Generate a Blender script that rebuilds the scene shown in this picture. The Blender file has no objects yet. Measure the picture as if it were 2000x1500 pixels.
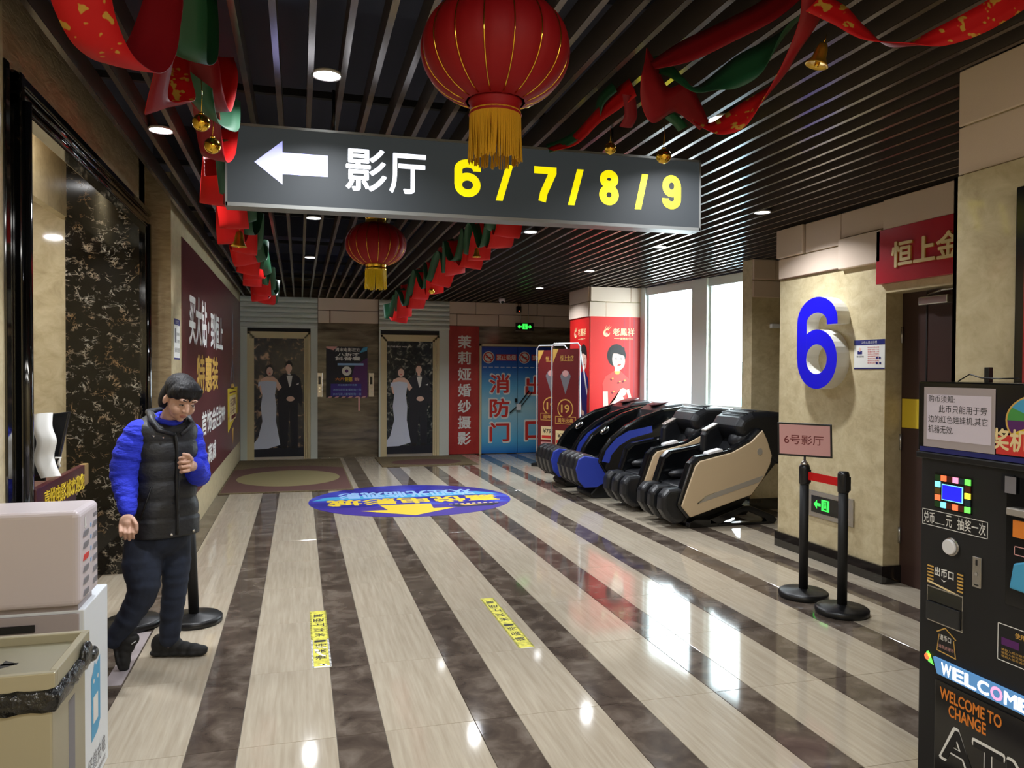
import bpy, bmesh, math, random
from mathutils import Vector, Matrix
random.seed(7)
SC = bpy.context.scene
COL = SC.collection
PI = math.pi
V3 = Vector

# ------------------------------------------------------------------ camera
FPX = 1505.0
CAM_H = 1.58
XC = V3((0.964021, 0.000035, -0.265826))
YC = V3((-0.265784, 0.017932, -0.963866))
ZC = V3((0.004733, 0.999839, 0.017297))
cam_data = bpy.data.cameras.new('camera')
cam_data.sensor_width = 36.0
cam_data.lens = FPX / 2000.0 * 36.0
cam_data.clip_start = 0.05
cam_data.clip_end = 400
cam = bpy.data.objects.new('camera', cam_data)
COL.objects.link(cam)
Rw = Matrix((XC, YC, ZC))            # camera axes -> world axes
cam.matrix_world = Matrix.Translation((0, 0, CAM_H)) @ Rw.to_4x4()
SC.camera = cam

# ------------------------------------------------------------------ world, exposure
SC.view_settings.view_transform = 'Standard'
SC.view_settings.look = 'None'
SC.view_settings.exposure = 0.62
SC.view_settings.gamma = 1.0
SC.view_settings.use_curve_mapping = False
SC.cycles.use_denoising = True
SC.cycles.max_bounces = 8
SC.cycles.diffuse_bounces = 4
SC.cycles.glossy_bounces = 4
SC.cycles.caustics_reflective = False
SC.cycles.caustics_refractive = False
SC.cycles.sample_clamp_indirect = 4.0
SC.cycles.blur_glossy = 0.5
world = bpy.data.worlds.new('sky')
SC.world = world
world.use_nodes = True
bgn = world.node_tree.nodes['Background']
bgn.inputs['Color'].default_value = (0.86, 0.95, 1.0, 1)
bgn.inputs['Strength'].default_value = 9.0
DOWNLIGHT_W = 14.5
FILL_W = 42.0


# ------------------------------------------------------------------ helpers
def S(r, g, b):
    f = lambda c: (c / 255.0 / 12.92) if c <= 10.3 else ((c / 255.0 + 0.055) / 1.055) ** 2.4
    return (f(r), f(g), f(b), 1.0)


def at(u, v, Y):
    """point of the line of sight through photo pixel (u,v) that stands at depth Y"""
    d = Rw @ V3((u - 1000.0, -(v - 750.0), -FPX))
    return V3((0, 0, CAM_H)) + d * (Y / d.y)


MATS = {}


def mat(name, col=(0.5, 0.5, 0.5, 1), rough=0.5, metal=0.0, spec=0.5, coat=0.0, emit=None, es=0.0, sheen=0.0, alpha=1.0, trans=0.0):
    m = bpy.data.materials.new(name)
    m.use_nodes = True
    b = m.node_tree.nodes['Principled BSDF']
    b.inputs['Base Color'].default_value = col
    b.inputs['Roughness'].default_value = rough
    b.inputs['Metallic'].default_value = metal
    b.inputs['Specular IOR Level'].default_value = spec
    b.inputs['Coat Weight'].default_value = coat
    b.inputs['Coat Roughness'].default_value = 0.05
    b.inputs['Sheen Weight'].default_value = sheen
    if emit:
        b.inputs['Emission Color'].default_value = emit
        b.inputs['Emission Strength'].default_value = es
    MATS[name] = m
    return m


def nodes(m):
    return m.node_tree.nodes, m.node_tree.links, m.node_tree.nodes['Principled BSDF']


def tex_noise(m, c1, c2, scale=5.0, vec_scale=(1, 1, 1), detail=6, lo=0.35, hi=0.65, dist=0.0, rnd=False, bump=0.0, c3=None, p3=0.5, rough=0.55):
    """noise driven colour; optional per-object random offset and fine bump"""
    N, L, b = nodes(m)
    tc = N.new('ShaderNodeTexCoord')
    mp = N.new('ShaderNodeMapping')
    mp.inputs['Scale'].default_value = vec_scale
    src = tc.outputs['Object']
    if rnd:
        oi = N.new('ShaderNodeObjectInfo')
        ad = N.new('ShaderNodeVectorMath'); ad.operation = 'MULTIPLY_ADD'
        cb = N.new('ShaderNodeCombineXYZ')
        for i in range(3):
            L.new(oi.outputs['Random'], cb.inputs[i])
        L.new(cb.outputs[0], ad.inputs[0])
        ad.inputs[1].default_value = (37.0, 53.0, 11.0)
        L.new(src, ad.inputs[2])
        src = ad.outputs[0]
    L.new(src, mp.inputs[0])
    nt = N.new('ShaderNodeTexNoise')
    nt.inputs['Scale'].default_value = scale
    nt.inputs['Detail'].default_value = detail
    nt.inputs['Distortion'].default_value = dist
    nt.inputs['Roughness'].default_value = rough
    L.new(mp.outputs[0], nt.inputs['Vector'])
    cr = N.new('ShaderNodeValToRGB')
    cr.color_ramp.elements[0].position = lo
    cr.color_ramp.elements[0].color = c1
    cr.color_ramp.elements[1].position = hi
    cr.color_ramp.elements[1].color = c2
    if c3:
        e = cr.color_ramp.elements.new(p3)
        e.color = c3
    L.new(nt.outputs['Fac'], cr.inputs[0])
    L.new(cr.outputs[0], b.inputs['Base Color'])
    if bump:
        bp = N.new('ShaderNodeBump')
        bp.inputs['Strength'].default_value = bump
        bp.inputs['Distance'].default_value = 0.01
        L.new(nt.outputs['Fac'], bp.inputs['Height'])
        L.new(bp.outputs[0], b.inputs['Normal'])
    return nt, cr


def bump_only(m, scale, strength, dist=0.004, vec_scale=(1, 1, 1), detail=4):
    N, L, b = nodes(m)
    tc = N.new('ShaderNodeTexCoord')
    mp = N.new('ShaderNodeMapping'); mp.inputs['Scale'].default_value = vec_scale
    L.new(tc.outputs['Object'], mp.inputs[0])
    nt = N.new('ShaderNodeTexNoise'); nt.inputs['Scale'].default_value = scale; nt.inputs['Detail'].default_value = detail
    L.new(mp.outputs[0], nt.inputs['Vector'])
    bp = N.new('ShaderNodeBump'); bp.inputs['Strength'].default_value = strength; bp.inputs['Distance'].default_value = dist
    L.new(nt.outputs['Fac'], bp.inputs['Height'])
    L.new(bp.outputs[0], b.inputs['Normal'])


# ------------------------------------------------------------------ materials
M = MATS
mat('light_tile', S(200, 190, 170), 0.07, spec=0.5)
tex_noise(M['light_tile'], S(168, 156, 137), S(188, 177, 158), 3.0, (16, 0.9, 1), 6, 0.3, 0.7, 0.3, rnd=True)
mat('dark_tile', S(90, 78, 68), 0.07, spec=0.5)
tex_noise(M['dark_tile'], S(64, 55, 49), S(128, 117, 106), 6.0, (1, 1, 1), 8, 0.28, 0.74, 0.5, rnd=True, c3=S(90, 79, 70), p3=0.5)
mat('grout', S(110, 100, 90), 0.8)
mat('lobby_floor', S(170, 160, 142), 0.2)
mat('beige_marble', S(190, 172, 132), 0.3, spec=0.4)
tex_noise(M['beige_marble'], S(182, 166, 130), S(214, 201, 166), 9, (1, 1, 1.3), 8, 0.3, 0.68, 0.5, c3=S(200, 185, 148), p3=0.48, rough=0.68)
mat('polished_marble', S(190, 172, 132), 0.06, spec=0.6)
tex_noise(M['polished_marble'], S(172, 157, 124), S(206, 193, 160), 7, (1, 1, 1.2), 8, 0.3, 0.68, 0.6, c3=S(190, 176, 142), p3=0.48, rough=0.66)
mat('textured_stone', S(180, 160, 122), 0.55)
tex_noise(M['textured_stone'], S(158, 138, 104), S(194, 176, 140), 5.0, (1.5, 1.5, 5), 8, 0.3, 0.7, 0.8, bump=0.6)
mat('beige_fabric', S(216, 196, 178), 0.85)
bump_only(M['beige_fabric'], 220, 0.15)
mat('band_edge', S(92, 66, 46), 0.8)
mat('brown_marble', S(70, 60, 46), 0.16, spec=0.6)
tex_noise(M['brown_marble'], S(58, 50, 42), S(136, 124, 104), 2.6, (0.6, 1, 3.2), 8, 0.32, 0.72, 0.4)
mat('black_marble', S(16, 17, 17), 0.07, spec=0.8, coat=0.5)
tex_noise(M['black_marble'], S(12, 13, 14), S(110, 92, 66), 6.0, (1, 1, 1), 9, 0.68, 0.8, 1.0)
mat('gold_vein_marble', S(14, 14, 12), 0.06, spec=0.6)
N, L, b = nodes(M['gold_vein_marble'])
tc = N.new('ShaderNodeTexCoord')
def vein(scale, dist, lo, hi, vs):
    mp = N.new('ShaderNodeMapping'); mp.inputs['Scale'].default_value = vs
    L.new(tc.outputs['Object'], mp.inputs[0])
    n = N.new('ShaderNodeTexNoise'); n.inputs['Scale'].default_value = scale; n.inputs['Detail'].default_value = 8; n.inputs['Distortion'].default_value = dist; n.inputs['Roughness'].default_value = 0.6
    L.new(mp.outputs[0], n.inputs['Vector'])
    s = N.new('ShaderNodeMath'); s.operation = 'SUBTRACT'; s.inputs[1].default_value = 0.5
    L.new(n.outputs['Fac'], s.inputs[0])
    a = N.new('ShaderNodeMath'); a.operation = 'ABSOLUTE'; L.new(s.outputs[0], a.inputs[0])
    r = N.new('ShaderNodeMapRange'); r.inputs['From Min'].default_value = lo; r.inputs['From Max'].default_value = hi
    r.inputs['To Min'].default_value = 1; r.inputs['To Max'].default_value = 0
    L.new(a.outputs[0], r.inputs['Value'])
    return r
va = vein(6.5, 1.2, 0.0, 0.017, (1, 1, 1)); vb = vein(9, 0.8, 0.0, 0.02, (1.0, 1, 2.2))
msk = N.new('ShaderNodeTexNoise'); msk.inputs['Scale'].default_value = 12; msk.inputs['Detail'].default_value = 3
L.new(tc.outputs['Object'], msk.inputs['Vector'])
mr = N.new('ShaderNodeMapRange'); mr.inputs['From Min'].default_value = 0.49; mr.inputs['From Max'].default_value = 0.58
L.new(msk.outputs['Fac'], mr.inputs['Value'])
mx = N.new('ShaderNodeMath'); mx.operation = 'MAXIMUM'; L.new(va.outputs[0], mx.inputs[0]); L.new(vb.outputs[0], mx.inputs[1])
mu = N.new('ShaderNodeMath'); mu.operation = 'MULTIPLY'; L.new(mx.outputs[0], mu.inputs[0]); L.new(mr.outputs[0], mu.inputs[1])
cm = N.new('ShaderNodeTexNoise'); cm.inputs['Scale'].default_value = 4
L.new(tc.outputs['Object'], cm.inputs['Vector'])
cr = N.new('ShaderNodeValToRGB'); cr.color_ramp.elements[0].position = 0.4; cr.color_ramp.elements[0].color = S(150, 120, 84); cr.color_ramp.elements[1].position = 0.6; cr.color_ramp.elements[1].color = S(196, 190, 174)
L.new(cm.outputs['Fac'], cr.inputs[0])
mixn = N.new('ShaderNodeMix'); mixn.data_type = 'RGBA'
mixn.inputs['A'].default_value = S(9, 9, 9)
L.new(cr.outputs[0], mixn.inputs['B']); L.new(mu.outputs[0], mixn.inputs['Factor']); L.new(mixn.outputs['Result'], b.inputs['Base Color'])

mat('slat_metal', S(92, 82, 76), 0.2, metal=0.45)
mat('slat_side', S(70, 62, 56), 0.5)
mat('void_paint', S(62, 66, 84), 0.9)
mat('carrier', S(30, 30, 34), 0.8)
mat('lamp_glow', (1, 1, 1, 1), emit=(0.93, 0.96, 1.0, 1), es=14)
mat('white_plastic', S(225, 225, 228), 0.4)
mat('pink_white', S(208, 198, 202), 0.38)
mat('shade_and_sheet_grey', S(170, 160, 162), 0.4)  # painted shade of the cabinet front; own grey of sheets and plate
mat('white_paint', S(228, 234, 240), 0.35)
mat('window_frame', S(226, 234, 234), 0.5)
mat('black_gloss', S(12, 13, 15), 0.14, spec=0.6)
mat('black_satin', S(20, 21, 23), 0.35)
mat('black_matte', S(16, 16, 17), 0.6)
mat('black_leather', S(24, 25, 28), 0.34, spec=0.5)
bump_only(M['black_leather'], 60, 0.25, 0.003)
mat('blue_leather', S(36, 56, 158), 0.5)
bump_only(M['blue_leather'], 25, 0.5, 0.006)
mat('beige_shell', S(196, 174, 142), 0.42)
mat('silver', S(190, 186, 180), 0.25, metal=0.9)
mat('silver_trim', S(178, 172, 164), 0.32, metal=0.4)
mat('chrome', S(220, 220, 222), 0.12, metal=1.0)
mat('steel', S(170, 168, 150), 0.32, metal=0.7)
mat('steel_pale', S(172, 166, 142), 0.36, metal=0.3)
mat('gold', S(232, 188, 70), 0.12, metal=1.0)
mat('gold_foil', S(220, 176, 60), 0.28, metal=0.9)
bump_only(M['gold_foil'], 60, 0.6, 0.004)
mat('gold_thread', S(196, 146, 30), 0.5)
mat('yellow_thread', S(236, 206, 40), 0.5)
mat('lantern_red', S(138, 6, 16), 0.6, spec=0.3)
bump_only(M['lantern_red'], 300, 0.1, 0.001)
mat('ribbon_red', S(206, 34, 36), 0.55, spec=0.25)
tex_noise(M['ribbon_red'], S(188, 20, 24), S(190, 146, 60), 24, (1, 1, 1), 2, 0.60, 0.63, 0.0)
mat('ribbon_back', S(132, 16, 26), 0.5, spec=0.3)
mat('ribbon_green', S(22, 78, 48), 0.5)
mat('ribbon_plain', S(204, 22, 22), 0.55, spec=0.25)
mat('navy_jeans', S(34, 42, 62), 0.85)
tex_noise(M['navy_jeans'], S(20, 26, 40), S(38, 48, 70), 7, (1, 1, 1), 5, 0.35, 0.7, 0.5, bump=0.3)
mat('blue_sweater', S(36, 52, 206), 0.85)
bump_only(M['blue_sweater'], 22, 0.9, 0.012, (1, 1, 2.5))
mat('vest_black', S(33, 35, 40), 0.5)
bump_only(M['vest_black'], 30, 0.5, 0.008, (1, 1, 1.5))
mat('hair', S(18, 17, 21), 0.6, spec=0.35)
bump_only(M['hair'], 110, 0.8, 0.006, (1, 1, 0.2))
mat('skin', S(202, 160, 138), 0.5)
mat('lips', S(166, 92, 84), 0.45)
mat('eye_dark', S(40, 28, 26), 0.3)
mat('eye_white', S(205, 195, 188), 0.4)
mat('mural_burgundy', S(92, 42, 46), 0.28, spec=0.5)
mat('notice_sheet', S(214, 206, 220), 0.4)
mat('red_banner', S(170, 36, 34), 0.5)
tex_noise(M['red_banner'], S(150, 28, 28), S(186, 52, 44), 3, (1, 1, 0.6), 4, 0.3, 0.7)
mat('poster_red', S(206, 34, 34), 0.4)
mat('poster_red_light', S(232, 72, 66), 0.4)
mat('door_blue', S(70, 150, 208), 0.4)
N, L, b = nodes(M['door_blue'])
tc = N.new('ShaderNodeTexCoord'); sp = N.new('ShaderNodeSeparateXYZ'); L.new(tc.outputs['Generated'], sp.inputs[0])
cr = N.new('ShaderNodeValToRGB'); e = cr.color_ramp.elements
e[0].position = 0.0; e[0].color = S(24, 110, 196); e[1].position = 1.0; e[1].color = S(34, 66, 170)
for p_, c_ in ((0.12, S(90, 180, 225)), (0.42, S(166, 212, 226)), (0.62, S(100, 178, 222)), (0.8, S(34, 104, 196))):
    x = e.new(p_); x.color = c_
L.new(sp.outputs['Z'], cr.inputs[0]); L.new(cr.outputs[0], b.inputs['Base Color'])
mat('print_white', S(232, 232, 228), 0.5)
mat('print_cream', S(236, 214, 160), 0.5)
mat('print_gold', S(214, 170, 84), 0.45)
mat('print_yellow', S(226, 196, 50), 0.5)
mat('print_red', S(208, 50, 42), 0.5)
mat('print_darkred', S(110, 24, 26), 0.5)
mat('print_pink', S(214, 160, 156), 0.5)
mat('print_black', S(20, 20, 22), 0.5)
mat('print_grey', S(120, 118, 124), 0.5)
mat('print_skin', S(238, 200, 182), 0.5)
mat('print_hair', S(28, 24, 26), 0.5)
mat('print_suit', S(22, 26, 40), 0.5)
mat('print_dress', S(214, 222, 242), 0.5)
mat('print_navy', S(28, 34, 110), 0.5)
mat('print_blue', S(44, 70, 190), 0.5)
mat('print_lightblue', S(150, 190, 235), 0.5)
mat('print_purple', S(86, 28, 100), 0.5)
mat('print_violet', S(60, 40, 140), 0.5)
mat('print_orange', S(226, 130, 40), 0.5)
mat('print_teal', S(70, 160, 205), 0.5)
mat('print_green', S(70, 150, 70), 0.5)
mat('photo_bokeh', S(40, 50, 56), 0.18)
tex_noise(M['photo_bokeh'], S(22, 32, 44), S(176, 180, 170), 11, (1, 1, 1), 5, 0.42, 0.70, 0.8, c3=S(44, 54, 58), p3=0.56)
mat('photo_bokeh_warm', S(40, 50, 56), 0.18)
tex_noise(M['photo_bokeh_warm'], S(26, 34, 52), S(200, 166, 140), 7, (1, 1, 1), 5, 0.42, 0.70, 0.8, c3=S(50, 52, 60), p3=0.56)
mat('shutter_grey', S(204, 210, 202), 0.5)
mat('frame_beige', S(210, 196, 156), 0.4)
mat('mat_brown', S(88, 74, 50), 0.95)
tex_noise(M['mat_brown'], S(86, 74, 50), S(122, 106, 76), 60, (1, 1, 1), 3)
mat('mat_maroon', S(92, 60, 54), 0.95)
mat('mat_olive', S(132, 120, 82), 0.95)
mat('door_brown', S(62, 42, 38), 0.4)
mat('sign_red', S(176, 36, 48), 0.3)
mat('sign_face', S(40, 43, 46), 0.55, spec=0.25, emit=S(64, 69, 70), es=0.3)
mat('sign_frame', S(150, 152, 150), 0.35, metal=0.7)
mat('glow_white', (1, 1, 1, 1), emit=(0.78, 0.84, 1.0, 1), es=0.9)
mat('glow_yellow', S(250, 240, 20), emit=S(250, 236, 0), es=0.55)
mat('glow_lav', (0.5, 0.5, 1, 1), emit=(0.40, 0.44, 0.95, 1), es=0.55)
mat('glow_green', S(40, 255, 60), emit=(0.05, 1.0, 0.1, 1), es=0.8)
mat('glow_blue', S(20, 20, 255), emit=(0.02, 0.02, 1.0, 1), es=0.5)
mat('six_blue', S(22, 14, 214), 0.4)
mat('six_white', S(226, 224, 216), 0.5)
mat('lectern_burgundy', S(72, 26, 28), 0.35)
mat('lectern_wood', S(150, 120, 70), 0.4)
mat('screen_dark', S(28, 30, 34), 0.2)
mat('glass_edge', S(190, 200, 200), 0.2)
mat('rubber', S(22, 22, 22), 0.7)
mat('bag_plastic', S(22, 24, 26), 0.22, spec=0.7)
bump_only(M['bag_plastic'], 26, 1.0, 0.02)
mat('sticker_yellow', S(216, 208, 60), 0.45)
tex_noise(M['sticker_yellow'], S(176, 170, 60), S(232, 224, 78), 22, (1, 1, 1), 4, 0.36, 0.55)
mat('decal_blue', S(48, 46, 150), 0.3)
tex_noise(M['decal_blue'], S(46, 44, 140), S(92, 120, 224), 1.6, (1, 1, 1), 3, 0.4, 0.75, 0.8, c3=S(60, 60, 180), p3=0.55)
mat('building_white', S(170, 205, 220), 0.6)
mat('building_glass', S(120, 175, 200), 0.3)
for nm, c in (('led_red', (1, 0.15, 0.05)), ('led_green', (0.15, 1, 0.1)), ('led_yellow', (1, 0.85, 0.05)), ('led_cyan', (0.2, 0.7, 1)), ('led_pink', (1, 0.3, 0.5))):
    mat(nm, c + (1,), emit=c + (1,), es=0.8)
mat('led_dim_red', S(90, 30, 16), 0.4); mat('led_dim_green', S(24, 70, 20), 0.4); mat('led_dim_teal', S(30, 60, 70), 0.4); mat('led_dim_amber', S(110, 80, 16), 0.4)
# window glass: clear sheet with a Fresnel reflection
g = bpy.data.materials.new('window_glass'); g.use_nodes = True; M['window_glass'] = g
N = g.node_tree.nodes; L = g.node_tree.links; N.clear()
out = N.new('ShaderNodeOutputMaterial'); tr = N.new('ShaderNodeBsdfTransparent'); gl = N.new('ShaderNodeBsdfGlossy')
tr.inputs[0].default_value = (0.95, 0.98, 0.98, 1); gl.inputs['Roughness'].default_value = 0.02
fr = N.new('ShaderNodeFresnel'); fr.inputs[0].default_value = 1.45
mxs = N.new('ShaderNodeMixShader'); ge = N.new('ShaderNodeNewGeometry'); mrg = N.new('ShaderNodeMapRange'); mrg.inputs['To Min'].default_value = 1.45; mrg.inputs['To Max'].default_value = 0.6897
L.new(ge.outputs['Backfacing'], mrg.inputs['Value']); L.new(mrg.outputs[0], fr.inputs[0])
L.new(fr.outputs[0], mxs.inputs[0]); L.new(tr.outputs[0], mxs.inputs[1]); L.new(gl.outputs[0], mxs.inputs[2]); L.new(mxs.outputs[0], out.inputs[0])


# ------------------------------------------------------------------ mesh building
class Fr:
    """a flat frame: origin, right axis, up axis, normal"""
    def __init__(s, O, U, W):
        s.O = V3(O); s.U = V3(U).normalized(); s.V = V3(W).normalized(); s.N = s.U.cross(s.V)
    def p(s, u, v, n=0.0):
        return s.O + s.U * u + s.V * v + s.N * n


TEXTC = {}


def text_mesh(txt, bold):
    k = (txt, bold)
    if k not in TEXTC:
        c = bpy.data.curves.new('lettering', 'FONT'); c.body = txt; c.resolution_u = 4
        o = bpy.data.objects.new('lettering', c); COL.objects.link(o)
        dg = bpy.context.evaluated_depsgraph_get()
        m = bpy.data.meshes.new_from_object(o.evaluated_get(dg))
        vs = [v.co.copy() for v in m.vertices]; fs = [list(p.vertices) for p in m.polygons]
        bpy.data.objects.remove(o); bpy.data.curves.remove(c); bpy.data.meshes.remove(m)
        x0 = min(v.x for v in vs); x1 = max(v.x for v in vs); y0 = min(v.y for v in vs); y1 = max(v.y for v in vs)
        if bold:
            n0 = len(vs); base = list(vs); bf = list(fs); q = bold * 0.55
            for dx, dy in ((q, 0), (-q, 0), (0, q), (0, -q), (q * .7, q * .7), (-q * .7, -q * .7), (q * .7, -q * .7), (-q * .7, q * .7)):
                o0 = len(vs); vs = vs + [v + V3((dx, dy, -0.00004 * (len(vs) // len(base)))) for v in base]; fs = fs + [[i + o0 for i in f] for f in bf]
        # boundary edges for thick lettering
        ed = {}
        for f in fs:
            for i in range(len(f)):
                a, b2 = f[i], f[(i + 1) % len(f)]
                key = (min(a, b2), max(a, b2)); ed.setdefault(key, []).append((a, b2))
        bd = [v[0] for v in ed.values() if len(v) == 1]
        TEXTC[k] = (vs, fs, (x0, x1, y0, y1), bd)
    return TEXTC[k]


class MB:
    def __init__(s):
        s.v = []; s.f = []; s.m = []; s.sm = []; s.mats = []
    def mi(s, m):
        if m not in s.mats: s.mats.append(m)
        return s.mats.index(m)
    def add(s, vs, fs, m, smooth=False):
        o = len(s.v); s.v += [V3(v) for v in vs]; k = s.mi(m)
        for f in fs:
            s.f.append([i + o for i in f]); s.m.append(k); s.sm.append(smooth)
        return s
    def box(s, x0, x1, y0, y1, z0, z1, m):
        vs = [(x, y, z) for z in (z0, z1) for y in (y0, y1) for x in (x0, x1)]
        return s.add(vs, [(0, 2, 3, 1), (4, 5, 7, 6), (0, 1, 5, 4), (2, 6, 7, 3), (0, 4, 6, 2), (1, 3, 7, 5)], m)
    def fbox(s, F, u0, u1, v0, v1, n0, n1, m):
        vs = [F.p(u, v, n) for n in (n0, n1) for v in (v0, v1) for u in (u0, u1)]
        return s.add(vs, [(0, 2, 3, 1), (4, 5, 7, 6), (0, 1, 5, 4), (2, 6, 7, 3), (0, 4, 6, 2), (1, 3, 7, 5)], m)
    def fprism(s, F, pts, n0, n1, m, smooth=False):
        k = len(pts)
        vs = [F.p(u, v, n0) for u, v in pts] + [F.p(u, v, n1) for u, v in pts]
        fs = [list(range(k))[::-1], list(range(k, 2 * k))] + [(i, (i + 1) % k, (i + 1) % k + k, i + k) for i in range(k)]
        return s.add(vs, fs, m, smooth)
    def poly(s, F, pts, m, n=0.0):
        return s.add([F.p(u, v, n) for u, v in pts], [list(range(len(pts)))], m)
    def rect(s, F, u0, v0, u1, v1, m, n=0.0):
        return s.poly(F, [(u0, v0), (u1, v0), (u1, v1), (u0, v1)], m, n)
    def ell(s, F, cu, cv, ru, rv, m, n=0.0, k=20, rot=0.0):
        pts = []
        for i in range(k):
            a = 2 * PI * i / k; x = ru * math.cos(a); y = rv * math.sin(a)
            pts.append((cu + x * math.cos(rot) - y * math.sin(rot), cv + x * math.sin(rot) + y * math.cos(rot)))
        return s.poly(F, pts, m, n)
    def text(s, F, txt, u0, v0, u1, v1, m, n=0.0, bold=0.0, thick=0.0, side=None):
        vs, fs, (x0, x1, y0, y1), bd = text_mesh(txt, bold)
        sx = (u1 - u0) / (x1 - x0); sy = (v1 - v0) / (y1 - y0)
        s.add([F.p(u0 + (v.x - x0) * sx, v0 + (v.y - y0) * sy, n + thick + v.z) for v in vs], fs, m)
        if thick:
            P0 = [F.p(u0 + (v.x - x0) * sx, v0 + (v.y - y0) * sy, n) for v in vs]
            P1 = [F.p(u0 + (v.x - x0) * sx, v0 + (v.y - y0) * sy, n + thick) for v in vs]
            s.add(P0 + P1, [(b2, a, a + len(vs), b2 + len(vs)) for a, b2 in bd], side or m)
            s.add(P0, [f[::-1] for f in fs], side or m)
        return s
    def stroke(s, F, pts, wd, m, n=0.0, thick=0.0, side=None, closed=False):
        P = [V3((a, b, 0)) for a, b in pts]; K = len(P); Lp = []; Rp = []
        for i in range(K):
            a = P[i - 1] if (i > 0 or closed) else P[i]; b = P[(i + 1) % K] if (i < K - 1 or closed) else P[i]
            t = (b - a).normalized(); nn = V3((-t.y, t.x, 0)); w = wd[i] if isinstance(wd, list) else wd
            Lp.append(P[i] + nn * w / 2); Rp.append(P[i] - nn * w / 2)
        q = [(v.x, v.y) for v in Lp] + [(v.x, v.y) for v in Rp]
        fs = [(i, (i + 1) % K, (i + 1) % K + K, i + K)[::-1] for i in range(K if closed else K - 1)]
        s.add([F.p(u, v, n + thick) for u, v in q], fs, m)
        if thick:
            vs = [F.p(u, v, n + z) for z in (0, thick) for u, v in q]; k2 = 2 * K
            f2 = []
            for i in range(K if closed else K - 1):
                j = (i + 1) % K
                f2 += [(i, j, j + k2, i + k2), (i + K, i + K + k2, j + K + k2, j + K), (i, i + K, j + K, j)]
            if not closed: f2 += [(0, K, K + k2, k2), (K - 1, 2 * K - 1, 2 * K - 1 + k2, K - 1 + k2)]
            s.add(vs, f2, side or m)
        return s
    def digit(s, F, ch, u0, v0, u1, v1, w, m, n=0.0, thick=0.0, side=None, asp=1.0):
        W = u1 - u0; H = v1 - v0; h = w / 2
        def E(cx, cy, rx, ry, a0, a1, k=18): return [(cx + rx * math.cos(math.radians(a0 + (a1 - a0) * i / k)), cy + ry * math.sin(math.radians(a0 + (a1 - a0) * i / k))) for i in range(k + 1)]
        nn_ = [n]
        def put(pts, closed=False, wd=None):
            s.stroke(F, [(u0 + x, v0 + y) for x, y in pts], wd or w, m, nn_[0], thick, side, closed); nn_[0] += 0.0002
        ry = H * 0.325 - h * .9
        if ch in '69':
            bowl = E(W / 2, ry + h * .9, W / 2 - h, ry, 0, 345, 30); arm = [(W - h, H * .70)] + E(W / 2, H * .735, W / 2 - h, H * .265 - h * .85, 0, 180, 18) + [(h, H * .55), (h, H * .33)]
            if ch == '9': bowl = [(W - x, H - y) for x, y in bowl]; arm = [(W - x, H - y) for x, y in arm]
            put(bowl, True, w * .95); n += 0.0002; put(arm)
        elif ch == '8':
            put(E(W / 2, H * .29, W / 2 - h, H * .29 - h * .85, 0, 345, 24), True); s.stroke(F, [(u0 + x, v0 + y) for x, y in E(W / 2, H * .745, W / 2 - h * 1.15, H * .255 - h * .85, 0, 345, 24)], w, m, n + .0002, thick, side, True)
        elif ch == '7':
            put([(0, H - h * .9), (W, H - h * .9)], False, w * .9); put([(W - h * .9, H - h * 1.2), (W * .62, H * .52), (W * .44, H * .26), (W * .36, 0)])
        elif ch == '/':
            s.poly(F, [(u0, v0), (u0 + w, v0), (u1, v1), (u1 - w, v1)], m, n + thick)
        return s
    def tube(s, pts, rad, m, n=10, caps=True, smooth=True, closed=False):
        pts = [V3(p) for p in pts]
        if not isinstance(rad, (list, tuple)): rad = [rad] * len(pts)
        rings = []; up = None
        for i, p in enumerate(pts):
            a = pts[i - 1] if i > 0 else (pts[-1] if closed else p)
            b2 = pts[i + 1] if i < len(pts) - 1 else (pts[0] if closed else p)
            t = (b2 - a).normalized()
            if up is None:
                up = V3((0, 0, 1)) if abs(t.z) < 0.9 else V3((1, 0, 0))
            x = (up - t * up.dot(t))
            if x.length < 1e-4: x = V3((1, 0, 0)) - t * t.x
            x.normalize(); y = t.cross(x); up = x
            rings.append([p + (x * math.cos(2 * PI * j / n) + y * math.sin(2 * PI * j / n)) * rad[i] for j in range(n)])
        vs = [v for r in rings for v in r]; fs = []
        K = len(rings)
        for i in range(K if closed else K - 1):
            i2 = (i + 1) % K
            for j in range(n):
                fs.append((i * n + j, i * n + (j + 1) % n, i2 * n + (j + 1) % n, i2 * n + j))
        if caps and not closed:
            fs.append(list(range(n))[::-1]); fs.append([(K - 1) * n + j for j in range(n)])
        return s.add(vs, fs, m, smooth)
    def lathe(s, C, prof, m, n=28, smooth=True, axis=None):
        C = V3(C); vs = []; fs = []
        for r, z in prof:
            for j in range(n):
                a = 2 * PI * j / n; vs.append(C + V3((r * math.cos(a), r * math.sin(a), z)))
        for i in range(len(prof) - 1):
            for j in range(n):
                fs.append((i * n + j, i * n + (j + 1) % n, (i + 1) * n + (j + 1) % n, (i + 1) * n + j))
        if prof[0][0] > 1e-5: fs.append(list(range(n))[::-1])
        if prof[-1][0] > 1e-5: fs.append([(len(prof) - 1) * n + j for j in range(n)])
        return s.add(vs, fs, m, smooth)
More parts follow.
